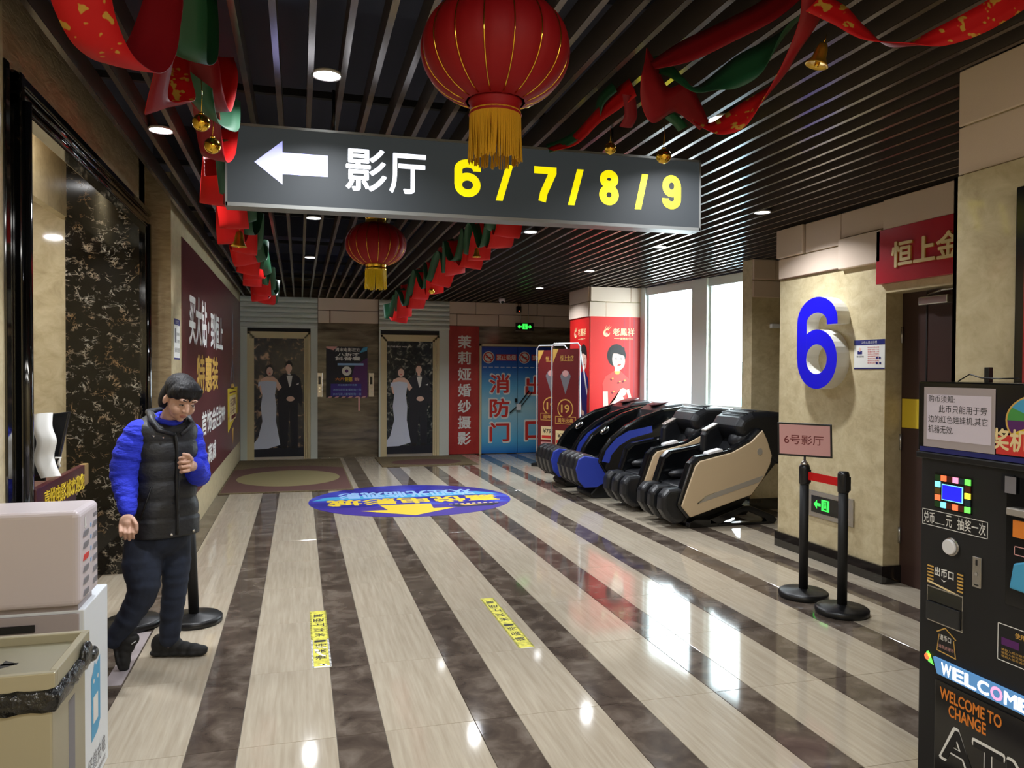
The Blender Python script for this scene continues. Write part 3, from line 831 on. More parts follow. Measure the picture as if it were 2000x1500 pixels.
# ================================================================== HANGING SIGN
sg = thing('hanging_sign', 'long black light box sign with white arrow and yellow numbers 6/7/8/9', 'sign', (0.92, 3.97, 2.39))
SA = at(445, 247, 3.95); 
SF = Fr((-0.335, 3.93, 2.375), (1, 0, 0.004), (0, 0, 1))
SWd, SHt = 2.51, 0.378
MB().fbox(SF, 0, SWd, 0, SHt, -0.10, -0.003, 'black_satin').build('light_box', sg)
fm = MB()
fm.fbox(SF, -0.006, SWd + 0.006, -0.012, 0.006, -0.105, 0.004, 'sign_frame').fbox(SF, -0.006, SWd + 0.006, SHt - 0.004, SHt + 0.008, -0.105, 0.004, 'sign_frame')
fm.fbox(SF, -0.008, 0.002, -0.012, SHt + 0.008, -0.105, 0.004, 'sign_frame').fbox(SF, SWd - 0.002, SWd + 0.008, -0.012, SHt + 0.008, -0.105, 0.004, 'sign_frame')
fm.build('sign_frame', sg)
MB().fbox(SF, 0.002, SWd - 0.002, 0.006, SHt - 0.004, -0.003, 0.0, 'sign_face').build('sign_face', sg)
a = MB()
a.poly(SF, [(0.125, 0.205), (0.255, 0.315), (0.255, 0.26), (0.47, 0.26), (0.47, 0.155), (0.255, 0.155), (0.255, 0.105)][::-1], 'glow_lav', 0.001)
a.poly(SF, [(0.30, 0.258), (0.468, 0.258), (0.468, 0.157), (0.30, 0.157)][::-1], 'glow_white', 0.0016)
a.build('arrow', sg)
MB().text(SF, '影', 0.56, 0.10, 0.755, 0.305, 'glow_white', 0.001, 0.03).build('character', sg)
MB().text(SF, '厅', 0.775, 0.10, 0.955, 0.295, 'glow_white', 0.001, 0.03).build('character', sg)
for ch, u0, u1, v0, v1 in (('6', 1.105, 1.245, 0.10, 0.29), ('/', 1.325, 1.42, 0.09, 0.28), ('7', 1.535, 1.66, 0.10, 0.285), ('/', 1.725, 1.815, 0.09, 0.285), ('8', 1.905, 2.02, 0.105, 0.29), ('/', 2.115, 2.195, 0.09, 0.285), ('9', 2.28, 2.395, 0.105, 0.29)):
    MB().digit(SF, ch, u0, v0, u1, v1, 0.042 if ch != '/' else 0.038, 'glow_yellow', 0.001).build('digit' if ch != '/' else 'slash', sg)
for u in (0.5, 2.0):
    MB().tube([SF.p(u, SHt, -0.05), SF.p(u, 0.6, -0.05)], 0.008, 'black_satin', 8).build('hanging_rod', sg)

# ================================================================== LANTERNS
def lantern(C, R, lab, thread, ztop):
    t = thing('red_lantern', lab, 'lantern', C, 'red palace lanterns')
    C = V3(C); Hh = R * 0.72; nr = 16; ns = 128
    body = MB(); vs = []; K = 22
    for i in range(K + 1):
        ph = math.radians(20 + 140 * i / K)
        for j in range(ns):
            a2 = 2 * PI * j / ns
            puff = 1 - 0.035 * (1 - abs(math.sin(a2 * nr / 2))) ** 2
            r = R * (math.sin(ph) ** 0.85) * puff
            vs.append(C + V3((r * math.cos(a2), r * math.sin(a2), Hh * math.cos(ph))))
    fs = [(i * ns + j, (i + 1) * ns + j, (i + 1) * ns + (j + 1) % ns, i * ns + (j + 1) % ns) for i in range(K) for j in range(ns)]
    body.add(vs, fs, 'lantern_red', True).build('lantern_shade', t)
    for q in range(nr):
        a2 = 2 * PI * q / nr
        pts = []
        for i in range(17):
            ph = math.radians(22 + 136 * i / 16); r = R * (math.sin(ph) ** 0.85) * 0.968 + 0.0015
            pts.append(C + V3((r * math.cos(a2), r * math.sin(a2), Hh * math.cos(ph))))
        MB().tube(pts, 0.0022, 'gold', 6).build('gold_rib', t)
    rt = R * math.sin(math.radians(20)) ** 0.85; zt = Hh * math.cos(math.radians(20))
    rt *= 0.84
    MB().lathe(C, [(rt, zt - 0.01), (rt * 1.08, zt), (rt, zt + 0.012), (rt, zt + 0.035), (rt * 1.06, zt + 0.042), (rt * 0.9, zt + 0.05)], 'gold', 32).build('top_collar', t)
    MB().lathe(C, [(rt * 0.9, -zt - 0.045), (rt * 1.06, -zt - 0.04), (rt, -zt - 0.03), (rt, -zt - 0.01), (rt * 1.08, -zt), (rt, -zt + 0.01)], 'gold' if thread == 'yellow_thread' else 'lantern_red', 32).build('bottom_collar', t)
    fr_ = MB(); rnd = random.Random(3)
    L_ = R * 0.66
    for q in range(170):
        a2 = 2 * PI * q / 170; l_ = L_ * rnd.uniform(0.93, 1.03); sway = rnd.uniform(-0.003, 0.003)
        p0 = C + V3((rt * math.cos(a2), rt * math.sin(a2), -zt - 0.03)); p1 = p0 + V3((sway, sway, -l_ * 0.5)); p2 = p0 + V3((sway * 2, -sway, -l_))
        fr_.tube([p0, p1, p2], 0.0019, thread, 4, True, False)
    fr_.build('tassel_fringe', t, kind='stuff')
    MB().tube([C + V3((0, 0, zt)), V3((C.x, C.y, ztop))], 0.003, 'gold', 6).build('cord', t)
lantern((0.572, 2.28, 2.545), 0.226, 'large near red lantern with gold ribs hanging before the sign', 'gold_thread', 2.9)
lantern((0.565, 6.0, 2.545), 0.233, 'small far red lantern with bright yellow fringe behind the sign', 'yellow_thread', 2.9)

# ================================================================== RIBBON GARLANDS
def cat(pts, n=8):
    out = []
    P = [pts[0]] + pts + [pts[-1]]
    for i in range(1, len(P) - 2):
        for j in range(n):
            t_ = j / n; a0, a1, a2, a3 = P[i - 1], P[i], P[i + 1], P[i + 2]
            out.append(0.5 * ((2 * a1) + (a2 - a0) * t_ + (2 * a0 - 5 * a1 + 4 * a2 - a3) * t_ ** 2 + (3 * a1 - a0 - 3 * a2 + a3) * t_ ** 3))
    out.append(pts[-1]); return out
def ribbon(P, Wd, mt, name, parent, back=None):
    c = cat([V3(p) for p in P]); w = cat([V3(p) for p in Wd])
    mb = MB(); vs = []
    K = len(c); cr_ = (-1, -0.33, 0.33, 1)
    for i in range(K):
        tan = (c[min(i + 1, K - 1)] - c[max(i - 1, 0)]).normalized(); nn = tan.cross(w[i]).normalized()
        for side in (0, 1):
            for q in cr_:
                vs.append(c[i] + w[i] * q + nn * (0.0012 * (1 if side else -1) + 0.004 * (1 - q * q)))
    for i in range(K - 1):
        a0 = i * 8; b0 = (i + 1) * 8
        f = []
        for q in range(3):
            mb_f = (a0 + q, a0 + q + 1, b0 + q + 1, b0 + q)
            f.append((mb_f, 0)); f.append(((a0 + 4 + q, b0 + 4 + q, b0 + 5 + q, a0 + 5 + q), 1))
        f.append(((a0, b0, b0 + 4, a0 + 4), 0)); f.append(((a0 + 3, a0 + 7, b0 + 7, b0 + 3), 0))
        for ff, sd in f: mb.f.append(list(ff)); mb.m.append(sd if back else 0); mb.sm.append(True)
    mb.v = vs; mb.mats = [mt] + ([back] if back else [])
    return mb.build(name, parent)
X_ = V3((1, 0, 0))
def A(l): return [at(u, v, y) for u, v, y in l]
# left garland
gl_ = thing('ribbon_garland', 'left red and green ribbon garland hanging from the slats', 'garland', (-0.42, 2.0, ZS), 'ribbon garlands')
ribbon(A([(150, -60, 1.95), (165, 20, 2.0), (205, 100, 2.08), (262, 132, 2.2), (298, 90, 2.32), (322, -10, 2.4), (330, -60, 2.42)]), [V3((.062, .02, .0))] * 4 + [V3((.06, .01, -.005))] + [V3((.045, .02, 0))] * 2, 'ribbon_back', 'red_ribbon', gl_, 'ribbon_red')
ribbon(A([(340, -60, 2.42), (338, 20, 2.46), (322, 120, 2.55), (306, 205, 2.62), (330, 205, 2.7), (352, 195, 2.76), (345, 130, 2.84), (352, 60, 2.9)]), [V3((.022, .03, .0)), V3((.02, .03, 0)), V3((.018, .03, .01)), V3((.03, .02, .03)), V3((.05, .01, .02)), V3((.045, .02, .02)), V3((.04, .01, 0)), V3((.04, 0, 0))], 'ribbon_red', 'red_ribbon', gl_, 'ribbon_back')
ribbon(A([(362, -60, 2.5), (368, 10, 2.55), (368, 90, 2.6), (372, 116, 2.68), (392, 105, 2.8), (396, 50, 2.9), (392, -20, 2.95)]), [V3((.05, .03, 0))] * 7, 'ribbon_green', 'green_ribbon', gl_)
ribbon(A([(375, 90, 3.0), (395, 130, 3.05), (405, 190, 3.1), (425, 215, 3.25), (440, 150, 3.4), (432, 110, 3.5)]), [V3((.055, .0, .03))] * 3 + [V3((.05, 0, 0))] * 3, 'ribbon_plain', 'red_ribbon', gl_, 'ribbon_back')
ribbon(A([(385, 150, 3.0), (392, 200, 3.05), (405, 225, 3.2), (440, 235, 3.4), (445, 180, 3.6)]), [V3((.05, .02, -.03))] * 5, 'ribbon_green', 'green_ribbon', gl_)
ribbon(A([(402, 205, 3.3), (408, 260, 3.45), (418, 308, 3.55), (432, 300, 3.75), (440, 250, 3.9), (446, 330, 4.05), (448, 400, 4.2)]), [V3((.05, .01, -.01))] * 3 + [V3((.06, .0, 0))] * 2 + [V3((.03, .0, 0))] * 2, 'ribbon_plain', 'red_ribbon', gl_, 'ribbon_back')
ribbon(A([(432, 270, 3.8), (436, 330, 4.0), (442, 380, 4.2), (440, 330, 4.5)]), [V3((.03, .02, 0))] * 4, 'ribbon_green', 'green_ribbon', gl_)
# far run: accordion folds receding towards the back wall
def folds(parent, pts, mt, nm, w, phase, dz, back=None):
    P_ = []; Wd = []
    fine = cat([V3(p) for p in pts], 6)
    for i, p in enumerate(fine):
        s_ = math.sin(i * 1.9 + phase)
        P_.append(p + V3((0.03 * math.cos(i * 1.1 + phase), 0, dz * s_))); Wd.append(V3((w, 0.01 * s_, 0.018 * math.cos(i * 0.8 + phase))))
    ribbon(P_, Wd, mt, nm, parent, back)
Lp = [(-0.42, 4.3, 2.60), (-0.41, 5.0, 2.56), (-0.40, 5.8, 2.52), (-0.40, 6.6, 2.50), (-0.40, 7.4, 2.48), (-0.38, 8.2, 2.44), (-0.36, 9.0, 2.40)]
folds(gl_, Lp, 'ribbon_plain', 'red_ribbon', 0.085, 0.0, 0.13)
folds(gl_, [(x + 0.09, y + 0.1, z + 0.03) for x, y, z in Lp], 'ribbon_green', 'green_ribbon', 0.045, 1.4, 0.12)
folds(gl_, [(x + 0.03, y + 0.25, z + 0.06) for x, y, z in Lp], 'ribbon_plain', 'red_ribbon', 0.04, 2.6, 0.12, 'ribbon_back')
# right garland
gr_ = thing('ribbon_garland', 'right red and green ribbon garland sweeping to the top right corner', 'garland', (1.7, 2.1, ZS), 'ribbon garlands')
Zw = V3((0, 0, 1))
ribbon(A([(2010, -20, 1.9), (1930, 30, 1.92), (1840, 70, 1.96), (1760, 88, 2.0), (1690, 66, 2.02), (1640, 30, 2.05), (1590, 5, 2.08)]), [V3((-.01, .0, .045)), V3((-.0, .0, .048)), V3((0, .01, .034)), V3((0, .03, .006)), V3((.02, .02, .028)), V3((.03, .01, .035)), V3((.03, 0, .03))], 'ribbon_red', 'red_ribbon', gr_, 'ribbon_back')
ribbon(A([(1590, -10, 2.1), (1580, 40, 2.14), (1545, 110, 2.2), (1510, 170, 2.28), (1450, 225, 2.36), (1395, 252, 2.42), (1360, 240, 2.5)]), [V3((.045, 0, 0)), V3((.035, 0, 0.0)), V3((.024, 0, .012)), V3((.032, .0, .035)), V3((0.01, .03, .05)), V3((0.0, .04, .03)), V3((0, .03, .02))], 'ribbon_red', 'red_ribbon', gr_, 'ribbon_back')
ribbon(A([(1600, 0, 2.2), (1555, 40, 2.25), (1500, 105, 2.3), (1440, 140, 2.35), (1380, 172, 2.42), (1345, 165, 2.5), (1300, 130, 2.6), (1265, 130, 2.7)]), [V3((.05, .0, .04))] * 2 + [V3((.04, .03, .075)), V3((.02, .04, .07)), V3((0, .07, .03)), V3((0, .04, .04)), V3((0, .03, .05)), V3((0, .03, .03))], 'ribbon_green', 'green_ribbon', gr_)
ribbon(A([(1560, -30, 2.3), (1500, 20, 2.3), (1420, 62, 2.36), (1340, 100, 2.45), (1275, 128, 2.55)]), [V3((.0, .045, .05))] * 4 + [V3((0, .02, .02))], 'ribbon_back', 'red_ribbon', gr_)
ribbon(A([(1258, 120, 2.6), (1268, 165, 2.62), (1290, 205, 2.66), (1330, 190, 2.72), (1355, 215, 2.78), (1375, 245, 2.84)]), [V3((.02, .02, .06)), V3((.03, .0, .075)), V3((.03, 0, .07)), V3((.03, 0, .06)), V3((.02, 0, .045)), V3((.02, 0, .02))], 'ribbon_plain', 'red_ribbon', gr_, 'ribbon_back')
ribbon(A([(1308, 225, 2.7), (1325, 240, 2.7), (1334, 252, 2.7)]), [V3((.02, 0, .012))] * 3, 'ribbon_green', 'green_ribbon', gr_)
ribbon(A([(1236, 170, 3.1), (1205, 195, 3.2), (1165, 230, 3.35), (1120, 275, 3.55), (1075, 292, 3.75)]), [V3((0, .04, .05)), V3((0, .04, .05)), V3((0, .04, .035)), V3((0, .05, .03)), V3((0, .05, .02))], 'ribbon_plain', 'red_ribbon', gr_, 'ribbon_back')
ribbon(A([(1228, 185, 3.1), (1232, 225, 3.15), (1222, 248, 3.2)]), [V3((.03, 0, .0))] * 3, 'ribbon_plain', 'red_ribbon', gr_, 'ribbon_back')
ribbon(A([(1200, 170, 3.2), (1175, 195, 3.3), (1160, 235, 3.4), (1110, 275, 3.6), (1070, 290, 3.8)]), [V3((0, .03, .03))] * 5, 'ribbon_green', 'green_ribbon', gr_)
Rp = [tuple(at(u, v, y)) for u, v, y in ((1010, 412, 4.7), (965, 455, 5.4), (915, 490, 6.1), (870, 525, 6.9), (832, 556, 7.7), (802, 585, 8.5), (776, 612, 9.3))]
folds(gr_, Rp, 'ribbon_plain', 'red_ribbon', 0.085, 0.4, 0.14)
folds(gr_, [(x - 0.08, y + 0.15, z + 0.02) for x, y, z in Rp], 'ribbon_green', 'green_ribbon', 0.045, 1.8, 0.12)
folds(gr_, [(x - 0.02, y + 0.3, z + 0.05) for x, y, z in Rp], 'ribbon_plain', 'red_ribbon', 0.045, 2.9, 0.12, 'ribbon_back')
# gold balls and bells
def gball(C, r, lab, ln):
    t = thing('gold_ball', lab, 'ornament', C, 'gold ball ornaments')
    C = V3(C)
    MB().ball(C, r, 'gold', None, 24, 16).build('ball', t)
    MB().lathe(C, [(r * 0.3, r * 0.93), (r * 0.3, r * 1.15), (0, r * 1.18)], 'gold', 10).build('cap', t)
    MB().tube([C + V3((0, 0, r * 1.1)), C + V3((0.003, 0, r + ln * 0.5)), C + V3((0, 0, r + ln))], 0.0013, 'gold', 5).build('string', t)
def gbell(C, h, lab, tilt=0.0, m='gold_foil'):
    t = thing('gold_bell', lab, 'ornament', C, 'gold bell ornaments')
    r = h * 0.46; C = V3(C)
    Rm = Matrix.Rotation(tilt, 3, 'Y') @ Matrix.Rotation(tilt * .6, 3, 'X')
    def fin(mb, nm):
        mb.v = [Rm @ v + C for v in mb.v]; mb.build(nm, t)
    fin(MB().lathe((0, 0, 0), [(r * 0.8, -h * .44), (r * 1.0, -h * .5), (r * 1.04, -h * .48), (r * 0.86, -h * .38), (r * 0.62, -h * .15), (r * 0.54, h * .15), (r * 0.40, h * .38), (r * 0.14, h * .47), (0, h * .48)], m, 24), 'bell_body')
    fin(MB().ball((0, 0, -h * .46), r * 0.22, 'gold'), 'clapper')
    fin(MB().tube([(0, 0, h * .45), (0.002, 0, h * .62), (0, 0, h * .8)], 0.0016, 'gold', 6), 'loop')
gball(at(393, 240, 2.9), 0.030, 'gold ball hanging higher under the left garland, on a string', 0.12)
gball(at(415, 285, 3.2), 0.031, 'gold ball hanging lower left of the sign corner', 0.1)
gball(at(1192, 290, 3.3), 0.027, 'gold ball hanging over the number 8 of the sign', 0.07)
gball(at(1296, 305, 2.95), 0.031, 'larger gold ball on a long string over the number 9 of the sign', 0.13)
gball(at(856, 557, 7.6), 0.032, 'tiny gold ball at the far end of the right garland, upper one', 0.30)
gball(at(843, 568, 7.4), 0.032, 'tiny gold ball at the far end of the right garland, lower one', 0.40)
gbell(at(1602, 105, 2.15), 0.078, 'large tilted gold bell hanging under the right ribbon peak', 0.25)
gbell(at(467, 466, 5.2), 0.105, 'gold bell on red ribbon below the left end of the sign', 0.05)
gbell(at(996, 443, 5.0), 0.095, 'gold bell just under the sign beside the white glare', 0.1)
gbell(at(931, 493, 5.6), 0.07, 'small gold bell on the folded red ribbon above the back wall', 0.0)

# ================================================================== WALL THINGS
# burgundy mural on the left wall
FL = Fr((-1.0, 0, 0), (0, 1, 0), (0, 0, 1))
mu_ = thing('jewellery_mural', 'large burgundy advertising mural with white and gold lettering on the left wall', 'poster', (-1.0, 10.7, 0.34))
MB().fbox(FL, 7.3, 14.1, 0.34, 2.74, 0.0, 0.008, 'mural_burgundy').build('mural_board', mu_)
m_ = MB()
m_.text(FL, '买大钻', 7.75, 1.83, 9.15, 2.30, 'print_white', 0.009, 0.05).text(FL, '·', 9.28, 2.0, 9.36, 2.1, 'print_white', 0.009, 0.05).text(FL, '到恒上', 9.55, 1.83, 11.0, 2.25, 'print_white', 0.009, 0.05)
m_.text(FL, '特惠装', 8.3, 1.33, 10.35, 1.72, 'print_gold', 0.009, 0.05)
m_.text(FL, '首饰金', 8.7, 0.86, 10.1, 1.12, 'print_white', 0.009, 0.04).text(FL, '足金999', 10.1, 0.86, 11.3, 1.12, 'print_white', 0.009, 0.04).text(FL, '满减', 9.2, 0.5, 10.1, 0.72, 'print_white', 0.009, 0.04)
m_.build('lettering', mu_)
k_ = MB()
k_.poly(FL, [(12.55, 2.50), (12.42, 2.35), (12.40, 2.0), (12.55, 1.75), (12.70, 2.0), (12.68, 2.35)][::-1], 'print_grey', 0.009)
k_.poly(FL, [(12.55, 1.78), (12.95, 1.40), (13.0, 1.32), (12.86, 1.32), (12.56, 1.62), (12.24, 1.32), (12.1, 1.32), (12.15, 1.42)][::-1], 'print_grey', 0.009)
k_.rect(FL, 12.3, 1.28, 12.85, 1.36, 'print_gold', 0.0095)
k_.rect(FL, 11.7, 0.86, 13.5, 1.30, 'print_yellow', 0.0095).poly(FL, [(11.75, 0.66), (13.5, 0.88), (11.7, 0.88)], 'print_yellow', 0.0095)
k_.rect(FL, 12.0, 0.80, 13.2, 1.18, 'print_cream', 0.0105).rect(FL, 12.0, 1.22, 13.2, 1.24, 'print_darkred', 0.0105).rect(FL, 12.3, 0.82, 13.1, 0.88, 'print_darkred', 0.011)
k_.text(FL, '钻石直降', 12.1, 1.02, 13.1, 1.14, 'print_darkred', 0.011, 0.03).text(FL, '买一送一', 12.1, 0.9, 13.1, 1.0, 'print_darkred', 0.011, 0.03)
k_.poly(FL, [(12.4, 0.66), (12.75, 0.68), (12.57, 0.4)][::-1], 'print_gold', 0.0095)
k_.build('mural_picture', mu_)
# small notice at the front edge of the mural
nt_ = thing('wall_notice', 'narrow white notice with blue bands on the left pillar beside the mural', 'notice', (-0.995, 7.0, 1.9))
MB().fbox(FL, 6.86, 7.18, 1.66, 2.0, 0.0, 0.004, 'print_white').build('sheet', nt_)
MB().rect(FL, 6.86, 1.95, 7.18, 2.0, 'print_navy', 0.005).rect(FL, 6.86, 1.66, 7.18, 1.675, 'print_navy', 0.005).text(FL, '公示栏', 6.93, 1.96, 7.11, 1.99, 'print_white', 0.0056).rect(FL, 6.9, 1.80, 6.98, 1.92, 'print_grey', 0.005).text(FL, '姓名电话', 7.0, 1.86, 7.15, 1.89, 'print_black', 0.005).text(FL, '工作职责', 7.0, 1.80, 7.15, 1.83, 'print_black', 0.005).text(FL, '投诉监督', 6.9, 1.72, 7.15, 1.76, 'print_black', 0.005).build('print', nt_)

# poster between the lifts
FP = Fr((0.46, Y1, 0), (1, 0, 0), (0, 0, 1))
dp = thing('purple_poster', 'dark purple event poster on the brown marble between the lifts', 'poster', (0.8, Y1, 1.05))
MB().fbox(FP, 0, 0.73, 1.08, 2.0, 0, 0.006, 'print_black').build('sheet', dp)
p = MB()
p.rect(FP, 0.0, 1.08, 0.73, 2.0, 'print_suit', 0.0065).poly(FP, [(0.35, 1.08), (0.73, 1.08), (0.73, 1.8), (0.5, 1.65)], 'print_purple', 0.007).rect(FP, 0.08, 1.1, 0.62, 1.33, 'print_violet', 0.0072)
p.text(FP, '周末电影狂欢', 0.16, 1.91, 0.60, 1.975, 'print_white', 0.008, 0.03).text(FP, '八折才', 0.2, 1.83, 0.58, 1.89, 'print_white', 0.008, 0.05).text(FP, '抖音看', 0.16, 1.75, 0.60, 1.82, 'print_white', 0.008, 0.06)
p.rect(FP, 0.2, 1.66, 0.66, 1.70, 'print_lightblue', 0.008).ell(FP, 0.36, 1.56, 0.085, 0.085, 'print_white', 0.008).ell(FP, 0.36, 1.56, 0.03, 0.03, 'print_purple', 0.0085)
p.text(FP, '大片', 0.16, 1.39, 0.32, 1.44, 'print_orange', 0.008, 0.04).text(FP, '钜惠', 0.33, 1.37, 0.46, 1.45, 'print_yellow', 0.008, 0.05).text(FP, '购', 0.5, 1.38, 0.58, 1.44, 'print_pink', 0.008, 0.05)
p.text(FP, '关注直播间享优惠', 0.2, 1.29, 0.54, 1.325, 'print_lightblue', 0.008).text(FP, '29.9元观影套餐抢购一张', 0.12, 1.2, 0.62, 1.245, 'print_lightblue', 0.008).text(FP, '39.9元双人套餐抢购一张', 0.12, 1.12, 0.62, 1.165, 'print_lightblue', 0.008)
p.poly(FP, [(0, 1.97), (0.0, 2.0), (0.2, 2.0), (0.13, 1.93)], 'print_pink', 0.008).poly(FP, [(0.58, 1.88), (0.65, 1.98), (0.73, 2.0), (0.72, 1.93)], 'print_teal', 0.008)
for q in range(6): p.poly(FP, [(0.02 + q * .12, 1.075), (0.09 + q * .12, 1.08), (0.11 + q * .12, 1.105), (0.05 + q * .12, 1.10)], 'print_pink', 0.0085)
p.rect(FP, 0.565, 0.84, 0.60, 1.09, 'print_pink', 0.0088)
p.build('print', dp)
for x, lab, red in ((0.345, 'left lift call panel beside the purple poster', True), (1.255, 'right lift call panel beside the purple poster', False)):
    c = thing('call_panel', lab, 'lift panel', (x, Y1, 1.05), 'lift call panels')
    MB().fbox(FB, x - 0.05, x + 0.05, 1.09, 1.53, 0, 0.03, 'silver').build('face_plate', c, 0.006)
    MB().fbox(FB, x - 0.022, x + 0.022, 1.32, 1.46, 0.03, 0.033, 'screen_dark').build('display', c)
    for z in (1.18, 1.24):
        MB().fbox(FB, x - 0.014, x + 0.014, z, z + 0.03, 0.03, 0.038, 'chrome').build('button', c)
# vertical red banner
vb = thing('red_banner', 'tall red banner with seven white characters on the back wall', 'banner', (2.98, Y1, 0))
MB().fbox(FB, 2.685, 3.265, 0.01, 2.41, 0.0, 0.02, 'red_banner').build('banner_board', vb)
FV = Fr((2.685, Y1 - 0.021, 0), (1, 0, 0), (0, 0, 1)); p = MB()
for i, ch in enumerate('茉莉娅婚纱摄影'):
    p.text(FV, ch, 0.18, 2.0 - 0.302 * i, 0.42, 2.23 - 0.302 * i, 'print_white', 0.0005, 0.045)
p.build('lettering', vb)

# exit sign over the fire door
ex = thing('exit_sign', 'green lit exit sign hanging above the blue fire door', 'exit sign', (4.08, 13.9, 2.36))
FE = Fr((3.90, 13.9, 2.33), (1, 0, 0), (0, 0, 1))
MB().fbox(FE, 0, 0.35, 0, 0.15, -0.02, 0.0, 'black_satin').build('housing', ex)
def exit_print(F, w, h):
    q = MB()
    q.rect(F, w * .38, h * .2, w * .66, h * .86, 'glow_green', 0.001).rect(F, w * .46, h * .28, w * .58, h * .78, 'black_satin', 0.0015)
    q.ell(F, w * .52, h * .68, w * .035, h * .08, 'glow_green', 0.002).poly(F, [(w * .47, h * .3), (w * .5, h * .6), (w * .55, h * .6), (w * .57, h * .3), (w * .53, h * .45)], 'glow_green', 0.002)
    q.poly(F, [(w * .10, h * .5), (w * .22, h * .78), (w * .22, h * .6), (w * .35, h * .6), (w * .35, h * .42), (w * .22, h * .42), (w * .22, h * .24)][::-1], 'glow_green', 0.001)
    return q
q = exit_print(FE, 0.35, 0.15); q.poly(FE, [(.35 - .035, .075), (.27, .117), (.27, .09), (.235, .09), (.235, .063), (.27, .063), (.27, .036)], 'glow_green', 0.001); q.build('pictogram', ex)
MB().fbox(FE, -0.005, 0.355, -0.012, 0.0, -0.02, 0.004, 'silver').build('sign_rim', ex)
for u in (0.1, 0.25): MB().tube([FE.p(u, 0.15, -0.01), FE.p(u, 0.56, -0.01)], 0.004, 'silver', 6).build('hanging_wire', ex)
# cameras
dcm = thing('dome_camera', 'small white dome camera under the ceiling slats near the fire door', 'camera', (3.45, 13.2, 2.84))
MB().lathe((3.45, 13.2, 2.80), [(0.0, -0.035), (0.035, -0.025), (0.048, 0.0), (0.055, 0.005), (0.06, 0.05), (0, 0.055)], 'white_plastic', 20).build('housing', dcm)
MB().ball((3.45, 13.17, 2.79), 0.028, 'screen_dark').build('lens', dcm)
bcm = thing('wall_camera', 'small black camera with red light above the green exit sign', 'camera', (4.02, Y1, 2.7))
MB().fbox(FB, 3.97, 4.06, 2.68, 2.80, 0.05, 0.14, 'black_gloss').build('housing', bcm, 0.008)
MB().fbox(FB, 4.005, 4.02, 2.70, 2.715, 0.14, 0.142, 'led_red').build('indicator', bcm)
MB().tube([FB.p(4.015, 2.8, 0.06), FB.p(4.015, 2.86, 0.06)], 0.006, 'black_satin', 6).build('cable', bcm)
bx = thing('junction_box', 'beige junction box on the ceiling behind the left ribbon garland', 'box', (-0.55, 5.6, 2.8))
MB().box(-0.60, -0.49, 5.55, 5.66, 2.79, 2.86, 'silver_trim').build('housing', bx, 0.008)
MB().tube([(-0.55, 5.6, 2.79), (-0.55, 5.62, 2.75)], 0.02, 'silver_trim', 12).build('fitting', bx)

